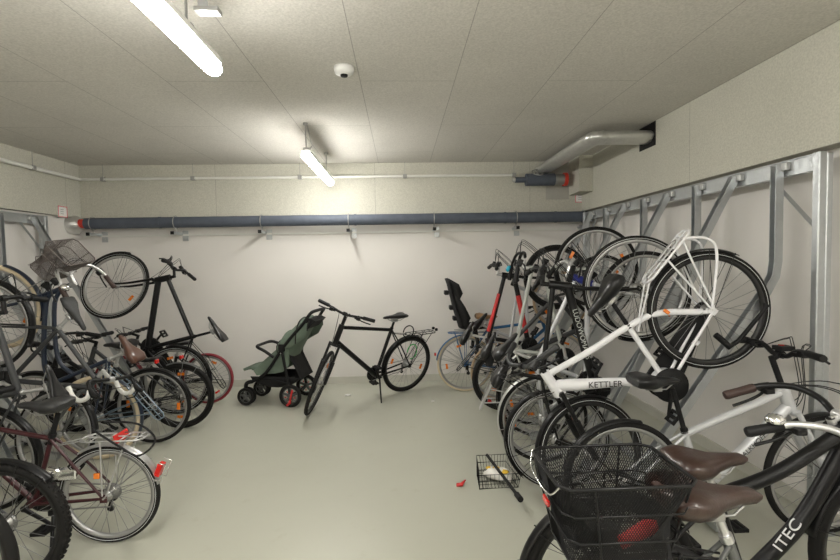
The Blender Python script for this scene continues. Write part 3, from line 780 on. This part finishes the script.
# ---- the leaning black bicycle in the middle
def ex_centre(c):
    P = c['P']
    mb = MB(); pts = [P(-.02 + .07 * math.cos(a), .17 + .09 * math.sin(a), .045) for a in [i * .5 for i in range(11)]]
    mb.tube(smooth_path(pts, 3), .006, 6); build(mb, 'cable_lock', M['green'], c['root'], None, 'green cable lock')
    mb = MB(); pts = [P(.05 + .075 * math.cos(a), .42 + .075 * math.sin(a), .03) for a in [i * .6 for i in range(11)]]
    mb.tube(smooth_path(pts, 3), .007, 6); build(mb, 'cable_lock', M['matt'], c['root'])
    mb = MB()
    for a in (-1, 1): mb.box(P(-.38, .40, a * .03), (.03, .025, .03))
    build(mb, 'rear_reflector', M['matt'], c['root'])
bicycle('bicycle', 'matt black trekking bicycle on its kickstand in front of the back wall', (407, 362, 5.48), (317, 383, 4.8), 'RF', r=.35, lean=-.19, steer=.86,
        susp=True, carrier=('black', -.36, .02, .375), kick=2, gf=(1.2, 1.25), ga=(-.25, 2.3), tr=(.020, .028), rim='rimblack', spoke='spoke', post_m='matt', extras=ex_centre,
        st=.57, post=.09, ssc=1.1, ht=.20, bar='flat', stem=(.13, .08), crank=-2.0, tw=.04)

# ---- left row, from the back wall forwards
GL = 'bicycles parked along the left wall'
bicycle('bicycle', 'small black bicycle with dark red tyres, farthest back on the left', (208, 379, 5.3), (120, 379, 5.3), 'RF', group=GL, r=.29, tyre='redtyre', guards=None, frame='trapez', st=.36, post=.08, refl=(2.35, -1), kick=1)
def ex_ulock(c):
    P = c['P']
    mb = MB(); q = c['clamp']; mb.box(q + V((.03, -.12, .03)), (.05, .05, .03)); mb.tube([q + V((0, .1, .02)), q + V((.05, .14, .07)), q + V((.0, .19, .05))], .006, 6)
    build(mb, 'bar_computer', M['grip'], c['hbar'])
bicycle('bicycle', 'black trekking bicycle reared up against the left wall, front wheel highest', (176, 380, 4.97), (114, 285, 4.97), 'R', group=GL, r=.365, carrier=('black', -.34, .04, .39), gf=(-.45, .8), ga=(.3, 2.6), stripe=True,
        post_m='matt', crank=1.2, tr=(.022, .031), ssc=1.15, tw=.044, steer=-.35, saddle='sport', st=.5, post=.2, extras=ex_ulock, bar='riser', chain='guard', rear_light=(-.34, .30, .06))
bicycle('bicycle', 'dark bicycle with a short grey mudguard, just behind the black city bicycle on the left', (181, 395, 4.52), (75, 395, 4.52), 'RF', group=GL, r=.32, tw=.045, paint='darkgrey', guard_m='midgrey', ga=(1.2, 2.2), gf=(1.2, 2.2), st=.34, post=.05, refl=(-1.1, 2.0), frame='trapez',
        rear_light=(-.02, .38, .05), head=72, rim='rimblack')
bicycle('bicycle', 'black city bicycle with glossy black mudguards between cream-tyred and grey-guarded ones', (153, 406, 4.17), (36, 406, 4.17), 'RF', group=GL, r=.335, ga=(.2, 3.0), st=.46, post=.14, refl=(.5, 3.6), frame='trapez', bar='swept', head_light=True, rear_light=(-.05, .40, .05), carrier=None, chain='guard', saddle='comfort')

def ex_dutch(c):
    St = c['St']; q = c['hb'] + c['N'] * .19 + c['A'] * .16
    # basket frame follows the bicycle's head tube
    Mx = St @ Matrix.Translation(q - V((0, 0, .08)))
    wire_basket(c['root'], 'front_basket', 'brownmesh', Mx, (.12, .19), (.09, .14), .24, pitch=.011, wr=.0013, rimr=.005)
    mb = MB()
    for s in (-1, 1): mb.tube([q + V((-.06, s * .1, -.08)), c['F'] + V((0, s * .06, .0))], .004, 6)
    build(mb, 'basket_stay', M['steel'], c['root'], St)
bicycle('bicycle', 'dark blue city bicycle with cream tyres, brown saddle and wire front basket', (98, 414, 3.85), (-3, 307, 3.85), 'R', group=GL, r=.35, tw=.044, tyre='cream', paint='navy', frame='twin', saddle='comfort', saddlem='brownlight',
        bar='swept', barm='alu', grip='browngrip', carrier=('steelblue', -.34, .02, .38), guards='navy', ga=(.6, 2.9), gf=(1.0, 2.6), st=.48, post=.13, nose=-.12, head_light=True, extras=ex_dutch, bell=('chrome', 1), chain='guard', steer=.12, ht=.17)
bicycle('bicycle', 'grey road bicycle hung rear wheel up, with white drop handlebar tape', (-15, 325, 3.5), (56, 434, 3.5), 'F', group=GL, r=.34, tw=.03, paint='darkgrey', fork_paint='midgrey', bar='drop', grip='whitetape', guards='black', ga=(.6, 2.9), gf=(1.2, 2.4), saddlem='greysaddle',
        st=.54, post=.1, tr=(.016, .018), stem=(.06, .09), steer=-.25, head_light=True, ht=.12, refl=(.2, 3.3), cables=2)
bicycle('bicycle', 'dark grey bicycle reared up at the left edge behind the red one, glossy black saddle', (-14, 459, 3.07), (-94, 317, 3.07), 'R', group=GL, r=.345, paint='darkgrey', guards='black', post=.16, st=.5, tr=(.02, .024), bar='flat', carrier=None, frame='diamond', nose=-.15, levels=None)
def ex_red(c):
    P = c['P']; r = c['r']
    mb = MB(); mb.box(P(-.10, .345, .0), (.012, .12, .05), Matrix.Rotation(.35, 3, 'Y')); build(mb, 'rear_reflector', M['redlens'], c['root'], Matrix.Translation((.02, 0, -.01)), 'wide red reflector on the carrier')
    mb = MB(); a = .42; q = P((r + .03) * math.cos(PI - a), (r + .045) * math.sin(PI - a))
    R_ = Matrix.Rotation(-.35, 3, 'Y')
    mb.box(q, (.03, .05, .075), R_); l = build(mb, 'tail_light', M['redlens'], c['root'], None, 'red tail light')
    mb = MB()
    for s in (-1, 1): mb.tube([q + R_ @ V((.01, s * .035, -.05)), q + R_ @ V((-.035, s * .035, -.05)), q + R_ @ V((-.035, s * .035, .05)), q + R_ @ V((.01, s * .035, .05))], .003, 5)
    mb.tube([q + R_ @ V((-.035, -.035, 0)), q + R_ @ V((-.035, .035, 0))], .003, 5); build(mb, 'light_guard', M['chrome'], l)
    mb = MB(); mb.tube(smooth_path([P(.03, .40, .07), P(-.12, .31, .09), P(-.22, .25, .08), P(-.30, .33, .06), P(-.20, .42, .05), P(-.02, .44, .06)], 6), .006, 7); build(mb, 'cable_lock', M['matt'], c['root'])
    mb = MB(); mb.box(P(.02, .14, .075), (.03, .012, .03)); build(mb, 'side_reflector', M['orange'], c['root'])
    mb = MB(); mb.box(P(.20, .14, .03), (.1, .05, .06)); mb.tube([P(.24, .16, .06), P(.29, .17, .06)], .03, 12); build(mb, 'dynamo', M['chrome'], c['root'])
bicycle('bicycle', 'dark red bicycle with silver mudguard and caged red tail light, standing front left', (110, 495, 2.67), (-62, 495, 2.67), 'RF', group=GL, r=.285, tw=.034, paint='darkred', guards='alu', ga=(1.0, 2.95), carrier=('alu', -.22, .10, .33), st=.40, post=.13, seat=73, seat_dx=.08, saddle='comfort', saddlem='greysaddle', stripe=True,
        extras=ex_red, post_m='matt', tr=(.013, .015), refl=False, nose=-.05, kick=1, bb=(.42, -.03))
bicycle('bicycle', 'black mountain bicycle with knobbly tyres at the lower left edge', (2, 520, 2.3), (-215, 520, 2.3), 'RF', group=GL, r=.325, tw=.052, knob=True, guards='black', ga=(1.3, 2.4), paint='darkgrey', rim='rimblack', st=.4, post=.2, refl=False, spoke='spoke', gf=(1.2, 2.2))
bicycle('bicycle', 'black-tyred bicycle cut by the lower left corner, nearest the camera', (-66, 560, 1.98), (-330, 560, 1.98), 'RF', group=GL, r=.345, tw=.048, guards=None, paint='black', rim='rimblack', refl=False)

# ---- right row, from the back wall forwards
GR = 'bicycles parked along the right wall'
def ex_child(c):
    P = c['P']; root = c['root']
    # moulded shell: stations from seat front to the head rest, wings curving forward
    St_ = [(.24, .44, .13, .03), (.02, .42, .15, .05), (-.07, .44, .16, .11), (-.10, .55, .16, .15), (-.14, .68, .155, .13), (-.16, .78, .13, .09), (-.175, .84, .14, .14), (-.20, .95, .14, .12), (-.225, 1.02, .10, .03)]
    grid = []
    for i, (x, z, w, wing) in enumerate(St_):
        row = []
        for k in range(11):
            u = -1 + 2 * k / 10; q = abs(u) ** 3 * wing
            dxx, dzz = (q * .2, q * 1.0) if i < 2 else ((q * .8, q * .6) if i == 2 else (q, q * .1))
            row.append(P(x + dxx, z + dzz - r0, u * w))
        grid.append(row)
    mb = MB(); mb.sheet(grid, .012); s = build(mb, 'child_seat', M['matt'], root, None, 'black moulded child seat')
    g2 = [[P(x + .014 + (abs(-1 + 2 * k / 6) ** 3) * .02, z + .012 - r0, (-1 + 2 * k / 6) * w * .72) for k in range(7)] for x, z, w, wing in St_]
    mb = MB(); mb.sheet(g2, -.02); build(mb, 'seat_pad', M['darkfab'], s)
    mb = MB()
    for q in (-1, 1):
        mb.tube([P(.10, .45 - r0, q * .12), P(.13, .30 - r0, q * .16), P(.12, .18 - r0, q * .17)], [.03, .022, .02], 8); mb.box(P(.16, .16 - r0, q * .17), (.14, .08, .02)); 
    build(mb, 'foot_rest', M['matt'], s)
    for z in (.55, .68, .86):
        mb = MB(); mb.box(P(-.115 - (z - .55) * .32, z - r0, 0), (.05, .12, .05))
        build(mb, 'back_rib', M['matt'], s)
    mb = MB()
    for q in (-1, 1): mb.tube([P(-.12, .40 - r0, q * .05), P(.25, .44 - r0, q * .03), P(.31, .32 - r0, 0)], .006, 6)
    build(mb, 'mount_bracket', M['steel'], s)
r0 = 0.0
bicycle('bicycle', 'blue bicycle with a black child seat, standing by the back wall', (465, 362, 5.48), (560, 362, 5.48), 'RF', group=GR, r=.34, tw=.03, tyre='cream', paint='blue', frame='diamond', carrier=('blue', -.2, .1, .375), guards='blue', guard_m='blue', ga=(1.3, 3.0), saddlem='tanleather', saddle='comfort', post=.08, st=.52, rear_light=(-.36, .12, .04), extras=ex_child, refl=(2.3, -2.6), bar='swept')
bicycle('bicycle', 'pale silver bicycle with tan-walled tyres reared up behind the red-black one', (499, 374, 5.1), (561, 300, 5.1), 'R', group=GR, r=.325, tw=.034, saddle='comfort', tyre='tan', paint='silver', guards=None, saddlem='blackleather', st=.42, post=.16, frame='trapez', carrier=('black', -.3, .05, .37), refl=(1.0, 4.0))
def ex_redpaint(c):
    # red painted sleeves on top and down tube
    mb = MB(); low = c['hb'] + c['A'] * .02; hi = c['htp'] - c['A'] * .025
    mb.tube([c['BB'].lerp(low, .18), c['BB'].lerp(low, .72)], .0262, 14); mb.tube([hi.lerp(c['cl'], .3), hi.lerp(c['cl'], .9)], .0222, 12)
    build(mb, 'red_decal', M['red'], c['root'], None, 'red painted tube section')
bicycle('bicycle', 'red and black mountain bicycle reared up, its handlebar leftmost of the right row', (504, 380, 4.72), (556, 277, 4.68), 'R', group=GR, r=.335, tw=.05, saddle='comfort', paint='black', guards=None, tr=(.021, .025), st=.44, post=.16, extras=ex_redpaint, crank=.2, refl=False, rim='rimblack', bar='riser', cables=5)
bicycle('bicycle', 'dark grey bicycle hung with its rear wheel up, behind the pale grey one', (602, 286, 4.3), (531, 390, 4.3), 'F', group=GR, r=.30, tw=.036, saddle='comfort', paint='darkgrey', guards=None, tr=(.02, .024), saddlem='blackleather', bar='flat', refl=(.5, 3.7), st=.42)
def ex_bag(c):
    P = c['P']; mb = MB(); pts = [c['sp'] + V((-.05, 0, .01)), c['sp'] + V((-.12, 0, .0)), c['sp'] + V((-.17, 0, -.02))]
    mb.tube(pts, [.035, .045, .03], 10); build(mb, 'saddle_bag', M['darkfab'], c['root'])
bicycle('bicycle', 'pale grey bicycle standing almost upright with its front wheel highest on the right', (537, 398, 4.0), (596, 267, 3.92), 'R', group=GR, r=.35, tw=.036, saddle='comfort', paint='lightgrey', guards='black', ga=(1.2, 3.0), gf=(2.0, 2.6), st=.45, post=.16, carrier=('alu', -.30, .06, .42, .007), rear_light=(-.20, .37, .06), extras=ex_bag, bell=('turq', 1), bar='swept', head_light=True, refl=(.3, 2.6), stripe=False)
def ex_bluehead(c):
    mb = MB(); mb.tube([c['hb'] - c['A'] * .01, c['htp'] + c['A'] * .008], .028, 14); low = c['hb'] + c['A'] * .02; mb.tube([low, low.lerp(c['BB'], .18)], .0225, 12)
    build(mb, 'head_sleeve', M['cobalt'], c['root'], None, 'cobalt blue head tube')
bicycle('bicycle', 'silver bicycle with a cobalt blue head tube and silver rear mudguard, reared up', (543, 427, 3.5), (645, 296, 3.43), 'R', group=GR, r=.345, tw=.036, paint='silver', guards='alu', ga=(.6, 3.0), gf=(2.1, 2.3), st=.42, post=.2, frame='diamond', extras=ex_bluehead, saddle='comfort', barm='alu', bar='semi', stripe=False, refl=(2.8, 5.9), head_light=True, cables=5)
bicycle('bicycle', 'black bicycle with pale lettering on its down tube, reared up behind the white one', (557, 446, 3.07), (636, 288, 3.0), 'R', group=GR, r=.35, tw=.034, saddle='comfort', paint='black', guards='black', ga=(.8, 2.9), gf=(3.3, 3.9), st=.38, post=.2, tr=(.018, .028), frame='diamond', texts=(('LUDOWOMADS', .25, .82, .048, 'lightgrey', 0),), barm='black', bar='riser', stripe=True, cables=5, refl=False, post_m='matt')

def ex_kettler(c):
    P = c['P']
    mb = MB()
    for s in (-1, 1): mb.tube(smooth_path([P(-.24, .40, s * .065), P(-.31, .30, s * .075), P(-.27, .20, s * .075), P(.0, .02, s * .072)], 5), .0085, 8)
    build(mb, 'carrier_leg', M['white'], c['root'])
    mb = MB(); mb.tube([P(.11, -.08, .09), P(.12, -.18, .10), P(.06, -.20, .10), P(-.16, -.20, .10), P(-.20, -.19, .10)], [.018, .02, .013, .011, .018], 10); build(mb, 'kickstand', M['matt'], c['root'])
    mb = MB(); mb.box(c['saddle'].matrix_basis.translation + V((-.15, 0, -.01)), (.012, .05, .03)); build(mb, 'saddle_reflector', M['orange'], c['root'])
    mb = MB(); mb.box(P(.16, .20, .03), (.02, .02, .035)); build(mb, 'side_reflector', M['orange'], c['root'])
    mb = MB(); mb.lathe([(.0, -.012), (.10, -.01), (.105, 0), (.10, .01), (.0, .012)], c['BB'] + V((0, .055, 0)), 'y', 30); build(mb, 'crank_cover', M['matt'], c['root'])
bicycle('bicycle', 'white city bicycle with a thick curved tube, hung rear wheel up on the right rack', (708, 310, 2.70), (590, 461, 2.78), 'F', group=GR, r=.36, tw=.04, paint='white', fork_paint='black', frame='kettler', st=.42, post=.19, seat=71, saddle='comfort', ssc=1.15, carrier=('white', -.30, .06, .40, .0075), guards='black', ga=(1.2, 2.95), gf=(.4, 2.9), stripe=True, rim='rimblack',
        extras=ex_kettler, bb=(.50, -.085), tr=(.017, .03), texts=(('KETTLER', .15, .95, .052, 'darkgrey', .004),), chain='guard', crank=2.6, refl=False, bar='semi', barm='darkgrey', grip='greysaddle', steer=.3, stem=(.12, .10), post_m='matt', susp=True, head=70.)
def ex_display(c):
    mb = MB(); q = c['clamp']; mb.box(q + V((.02, 0, .035)), (.08, .07, .025)); d = build(mb, 'display', M['grip'], c['hbar'])
    mb = MB(); mb.box(q + V((.02, .015, .048)), (.02, .02, .008)); build(mb, 'button', M['redlens'], d, None, 'red button')
bicycle('bicycle', 'silver bicycle with black saddle and black riser handlebar, behind the twin brown saddles', (624, 490, 2.45), (822, 489, 2.45), 'RF', group=GR, r=.345, tw=.036, paint='silver', frame='diamond', st=.36, post=.24, seat=74, seat_dx=-.10, saddle='comfort', head=69, guards='black', ga=(1.3, 2.9), gf=(1.0, 2.5), tr=(.02, .03), susp=True, stem=(.18, .05), bar='riser', steer=0,
        texts=(('KALKHOFF', .30, .78, .040, 'darkgrey', 0),), crank=-.9, refl=False, ht=.13, cables=4, post_m='matt', extras=ex_display)
bicycle('bicycle', 'black bicycle with thick lettered down tube, the farther brown saddle and brown grips', (610, 560, 1.68), (895, 545, 1.68), 'R', group=GR, r=.35, tw=.048, paint='black', frame='ebike', bb=(.52, -.065), st=.38, post=.07, seat=77, tr=(.02, .029), ssc=1.1, saddle='comfort', saddlem='brownleather', bar='swept', grip='browngrip', barm='black', guards='black', ga=(.5, 2.9), gf=(.6, 2.9),
        texts=(('ITEC', .12, .66, .068, 'white', -.006),), susp=True, stem=(.02, .04), refl=False, crank=-.6, head_light=True, ht=.12, rim='rimblack', carrier=('black', -.18, .08, .40, .006), cables=5)
def ex_basket(c):
    Mx = Matrix.Translation(c['P'](-.10, .36))
    b = wire_basket(c['root'], 'rear_basket', 'matt', Mx, (.20, .145), (.15, .115), .25, pitch=.0095, wr=.0015, rimr=.005)
    mb = MB(); mb.box((-.05, .02, .03), (.16, .08, .05), Matrix.Rotation(.2, 3, 'Z')); build(mb, 'folded_lock', M['matt'], b)
    mb = MB(); mb.tube(smooth_path([(-.20, .13, .25), (-.215, .08, .21), (-.215, -.08, .21), (-.20, -.13, .25)], 5), .003, 6); build(mb, 'wire_handle', M['chrome'], b)
    mb = MB(); mb.tube([(.02, -.04, .03), (.11, -.01, .05), (.15, 0, .05)], [.022, .028, .02], 10, flat=.6); build(mb, 'red_pouch', M['red'], b)
    mb = MB(); mb.box((-.185, .03, .13), (.008, .05, .018)); build(mb, 'basket_reflector', M['redlens'], b)
bicycle('bicycle', 'grey bicycle with black wire mesh rear basket and the nearest brown saddle', (640, 600, 1.36), (950, 600, 1.36), 'RF', group=GR, r=.35, tw=.04, paint='midgrey', frame='wave', st=.46, post=.09, seat=69, seat_dx=-.025, ssc=1.2, saddle='comfort', saddlem='brownleather', bar='swept', barm='alu', grip='grip', guards='black', ga=(.6, 2.9), gf=(1.0, 2.7),
        carrier=('black', -.17, .08, .335, .006), extras=ex_basket, bell=('chrome', 1), chain='guard', refl=False, kick=1, stem=(.04, .03), ht=.13, cables=3)

# ------------------------------------------------------------------ stroller
st = thing('stroller', 'sage green and black folding stroller facing left beside the leaning black bicycle', 'stroller', loc=(-1.19, 5.27, 0), rotz=-.2)
def swheel(u, y, r, nm, red):
    mb = MB(); mb.tube([V((r * .84 * math.cos(2 * PI * k / 32), 0, r * .84 * math.sin(2 * PI * k / 32))) for k in range(32)], r * .16, 8, closed=True)
    w_ = build(mb, nm, M['tyre'], st, Matrix.Translation((u, y, r)))
    mb = MB(); mb.tube([V((r * .66 * math.cos(2 * PI * k / 24), 0, r * .66 * math.sin(2 * PI * k / 24))) for k in range(24)], r * .05, 6, closed=True)
    for k in range(5): a = 2 * PI * k / 5 + .3; mb.tube([(0, 0, 0), (r * .68 * math.cos(a), 0, r * .68 * math.sin(a))], [r * .14, r * .09], 6)
    mb.lathe([(0, -.02), (r * .2, -.018), (r * .2, .018), (0, .02)], (0, 0, 0), 'y', 16); build(mb, 'wheel_hub', M['midgrey'], w_)
    if red:
        mb = MB()
        for k in range(5): a = 2 * PI * k / 5 + .9; mb.tube([(r * .34 * math.cos(a), -.012, r * .34 * math.sin(a)), (r * .5 * math.cos(a), -.012, r * .5 * math.sin(a))], .006, 5)
        build(mb, 'red_accent', M['red'], w_)
for y in (-.22, .22):
    swheel(0, y, .13, 'rear_wheel', True); 
    for dy_ in (-.028, .028): swheel(-.54, y * .8 + dy_, .10, 'front_wheel', False)
    mb = MB(); mb.tube([(-.54, y * .8 - .03, .10), (-.54, y * .8 + .03, .10)], .012, 8); mb.tube(smooth_path([(-.54, y * .8, .10), (-.55, y * .8, .20), (-.53, y * .8, .25), (-.46, y * .85, .27)], 4), [.02] * 5 + [.022] * 8, 10)
    build(mb, 'caster', M['matt'], st)
    s = 1 if y > 0 else -1
    mb = MB(); mb.tube(smooth_path([(-.48, y * .85, .26), (-.28, y, .38), (-.07, y, .66), (.05, y, .80), (.17, y * .95, .93), (.235, y * .9, 1.02)], 5), .0175, 10)
    build(mb, 'side_frame', M['matt'], st)
    mb = MB(); mb.tube([(-.09, y, .66), (-.04, y, .38), (0.0, y, .15)], [.016, .015, .018], 10); mb.box((-.085, y, .66), (.07, .03, .08)); build(mb, 'rear_leg', M['matt'], st)
    mb = MB(); mb.tube([(-.46, y * .8, .30), (-.2, y * .98, .30), (-.02, y * .98, .26)], .010, 8); build(mb, 'chassis_rail', M['matt'], st)
mb = MB(); mb.tube(smooth_path([(.235, -.198, 1.02), (.262, -.17, 1.05), (.268, 0, 1.055), (.262, .17, 1.05), (.235, .198, 1.02)], 5), .018, 10); build(mb, 'push_handle', M['grip'], st)
mb = MB(); mb.tube([(0, -.22, .13), (0, .22, .13)], .011, 8); build(mb, 'rear_axle', M['matt'], st)
mb = MB(); mb.tube(smooth_path([(-.19, -.2, .55), (-.30, -.2, .62), (-.40, -.17, .66), (-.43, 0, .66), (-.40, .17, .66), (-.30, .2, .62), (-.19, .2, .55)], 5), .017, 10); build(mb, 'bumper_bar', M['grip'], st)
mb = MB(); mb.tube([(.03, -.235, .20), (.0, -.245, .06), (-.03, -.25, .03)], [.010, .014, .014], 8); build(mb, 'brake_pedal', M['red'], st, None, 'red brake pedal')
# seat sling: foot rest, seat, back rest
path = smooth_path([(-.60, 0, .40), (-.50, 0, .425), (-.36, 0, .42), (-.20, 0, .40), (-.10, 0, .44), (.0, 0, .60), (.10, 0, .78), (.17, 0, .90)], 4)
grid = []
for i, p in enumerate(path):
    f = i / (len(path) - 1); w_ = .135 if f < .15 else .18; sidez = 0 if f < .3 else .05
    grid.append([V((p.x - abs(u) ** 4 * sidez * .8, u * w_, p.z + abs(u) ** 4 * sidez)) for u in (-1, -.75, -.4, 0, .4, .75, 1)])
mb = MB(); mb.sheet(grid, .03); build(mb, 'seat', M['sage'], st, None, 'sage green padded seat')
for s in (-1, 1):
    g = []
    for (x0_, z0_, x1_, z1_) in ((-.44, .40, -.40, .34), (-.30, .52, -.30, .36), (-.18, .62, -.18, .37), (-.09, .68, -.09, .39), (-.0, .74, -.02, .46)):
        g.append([V((x0_ + (x1_ - x0_) * t, s * .19, z0_ + (z1_ - z0_) * t)) for t in (0, .33, .66, 1)])
    mb = MB(); mb.sheet(g, .01); build(mb, 'side_panel', M['sage'], st)
# hood: hoops fanned from the hinge, folded back along the back rest
hoops = [((-.13, .60), (-.17, .72)), ((-.09, .66), (-.08, .82)), ((-.01, .66), (.01, .89)), ((.08, .70), (.09, .96)), ((.17, .76), (.17, 1.0)), ((.22, .84), (.22, .97))]
grid = []
for j, (b_, t_) in enumerate(hoops):
    row = []
    for k in range(15):
        a = PI * k / 14; y_ = -.225 * math.cos(a); f = math.sin(a) ** .7; w_ = 1 + (.02 if j % 2 else -.02)
        row.append(V((b_[0] + (t_[0] - b_[0]) * f, y_ * w_, b_[1] + (t_[1] - b_[1]) * f + (.006 if j % 2 else -.006))))
    grid.append(row)
fine = []
for i in range(len(grid) - 1):
    for t in range(4):
        a = t / 4; sag = math.sin(PI * a) * .018
        fine.append([grid[i][k].lerp(grid[i + 1][k], a) - V((sag * .5, 0, sag)) * math.sin(PI * k / 14) for k in range(15)])
fine.append(grid[-1]); mb = MB(); mb.sheet(fine, .006); hd = build(mb, 'hood', M['sage'], st, None, 'sage green folded hood')
mb = MB()
for j in (0, 3, 5): mb.tube([p + V((0, 0, .004)) for p in grid[j]], .007, 6)
build(mb, 'hood_hoop', M['matt'], hd)
mb = MB(); mb.loft([[V((.13, -.17, .90)), V((.13, .17, .90)), V((.22, .17, .98)), V((.22, -.17, .98))], [V((.20, -.16, .86)), V((.20, .16, .86)), V((.29, .16, .95)), V((.29, -.16, .95))]], smooth=False); build(mb, 'handle_pouch', M['darkfab'], st)
# basket: soft trough
grid = []
for i in range(9):
    f = i / 8; u = -.48 + .52 * f; dep = .16 * math.sin(PI * min(1, max(.0, f * .9 + .08))) ** .5
    grid.append([V((u + .0, -.19 + .38 * k / 8, .33 - dep * math.sin(PI * k / 8) ** .35)) for k in range(9)])
mb = MB(); mb.sheet(grid, .006); build(mb, 'storage_basket', M['darkfab'], st)
mb = MB(); mb.sheet([[V((-.05 + .16 * a, -.17 + .34 * k / 4, .64 - .34 * a)) for k in range(5)] for a in (0, .33, .66, 1)], .01); build(mb, 'back_cover', M['darkfab'], st)
mb = MB(); mb.box((-.10, -.225, .62), (.03, .01, .05)); build(mb, 'side_label', M['paper'], st)

# ------------------------------------------------------------------ things on the floor
def onfloor(px, py):
    r_ = at(px, py, 1) - CAMP; return CAMP + r_ * (-1.6 / r_.z)
c0 = onfloor(496, 479)
fb = thing('wire_crate', 'black wire bicycle basket lying on the floor in front of the right row', 'basket', loc=(c0.x, c0.y, 0), rotz=.03)
hw_, hl_, hh = .14, .165, .0
mb = MB()
A4 = [(-.17, -.16), (.14, -.16), (.12, .16), (-.11, .16)]
def lerp2(a, b, t): return (a[0] + (b[0] - a[0]) * t, a[1] + (b[1] - a[1]) * t)
for z, k in ((.005, .88), (.06, .94), (.11, 1.0)): mb.tube([(x * k, y * k, z) for x, y in A4], .0035, 6, closed=True)
fr_ = build(mb, 'rim', M['black'], fb)
mb = MB()
for e in range(4):
    a, b_ = A4[e], A4[(e + 1) % 4]
    for k in range(10): q = lerp2(a, b_, k / 10); mb.tube([(q[0] * .88, q[1] * .88, .005), (q[0], q[1], .11)], .0014, 4)
for k in range(1, 12):
    t = k / 12; a = lerp2(A4[0], A4[1], t); b_ = lerp2(A4[3], A4[2], t); mb.tube([(a[0] * .88, a[1] * .88, .005), (b_[0] * .88, b_[1] * .88, .005)], .0014, 4)
for k in range(1, 5):
    t = k / 5; a = lerp2(A4[0], A4[3], t); b_ = lerp2(A4[1], A4[2], t); mb.tube([(a[0] * .88, a[1] * .88, .006), (b_[0] * .88, b_[1] * .88, .006)], .0014, 4)
build(mb, 'wire_mesh', M['matt'], fb)
mb = MB(); pts = []
rnd = random.Random(3)
rings = []
for i in range(7):
    f = i / 6; rr_ = .012 + .07 * math.sin(PI * f) ** .6; cx = -.07 + .16 * f; cy_ = .05 - .13 * f
    rings.append([V((cx + rr_ * math.cos(2 * PI * k / 14) * .8 * rnd.uniform(.85, 1.15), cy_ + rr_ * math.cos(2 * PI * k / 14) * .5, .018 + max(0, rr_ * .55 * (math.sin(2 * PI * k / 14) + .8)) * rnd.uniform(.8, 1.1))) for k in range(14)])
mb.loft(rings); bg = build(mb, 'plastic_bag', M['bag']); bg.location = (c0.x, c0.y, 0)
tag(bg, 'crumpled white and yellow plastic bag inside the wire basket on the floor', 'bag')
mb = MB()
for (x, y, z, sx) in ((-.04, .03, .068, .05), (.05, -.045, .072, .06), (0, -.01, .086, .045)):
    mb.lathe([(0, 0), (sx * .6, .002), (sx * .4, .008), (0, .010)], (x, y, z), 'z', 9)
build(mb, 'yellow_print', M['yellow'], bg)
def onplane(px, py, z): r_ = at(px, py, 1) - CAMP; return CAMP + r_ * ((z - 1.6) / r_.z)
q0, q1 = onplane(487, 455, .125), onplane(518, 496, .125)
mb = MB(); mb.tube([q0, q1], .011, 10); rod = build(mb, 'basket_handle_bar', M['matt']); tag(rod, 'black bar lying diagonally across the top of the wire basket', 'bar')
mb = MB(); mb.tube([q1 + (q0 - q1) * .03, q1 - (q0 - q1) * .07], .019, 10); build(mb, 'end_cap', M['grip'], rod)
c1 = onfloor(461, 486)
t = thing('red_scrap', 'small bent piece of red plastic on the floor left of the wire basket', 'litter', loc=(c1.x, c1.y, 0))
mb = MB(); mb.tube([(-.03, 0, .01), (0, -.01, .014), (.035, .025, .03)], [.012, .014, .004], 8, flat=1.3); build(mb, 'bent_piece', M['red'], t)
for (px, py, nm, lab, sc) in ((348, 396, 'paper_scrap', 'crumpled white paper scrap on the floor under the leaning bicycle', .045), (433, 402, 'paper_crumb', 'tiny pale crumb on the floor in front of the blue bicycle', .02)):
    c2_ = onfloor(px, py); mb = MB(); rings = []
    for i in range(5): f = i / 4; rings.append([V(((f - .5) * sc * 1.6, sc * .5 * math.sin(PI * (f * .8 + .1)) * math.cos(2 * PI * k / 9) * rnd.uniform(.7, 1.2), .012 + .012 * math.sin(2 * PI * k / 9) * rnd.uniform(.5, 1))) for k in range(9)])
    mb.loft(rings, smooth=False); o = build(mb, nm, M['paper']); o.location = (c2_.x, c2_.y, 0); tag(o, lab, 'litter')
#END_MAIN
scene.view_settings.view_transform = 'Standard'; scene.view_settings.look = 'None'
scene.view_settings.exposure = 1.48; scene.view_settings.gamma = 1.0; scene.view_settings.use_curve_mapping = False
w = bpy.data.worlds.new('world'); scene.world = w; w.use_nodes = True
w.node_tree.nodes['Background'].inputs['Color'].default_value = (.02, .02, .02, 1)
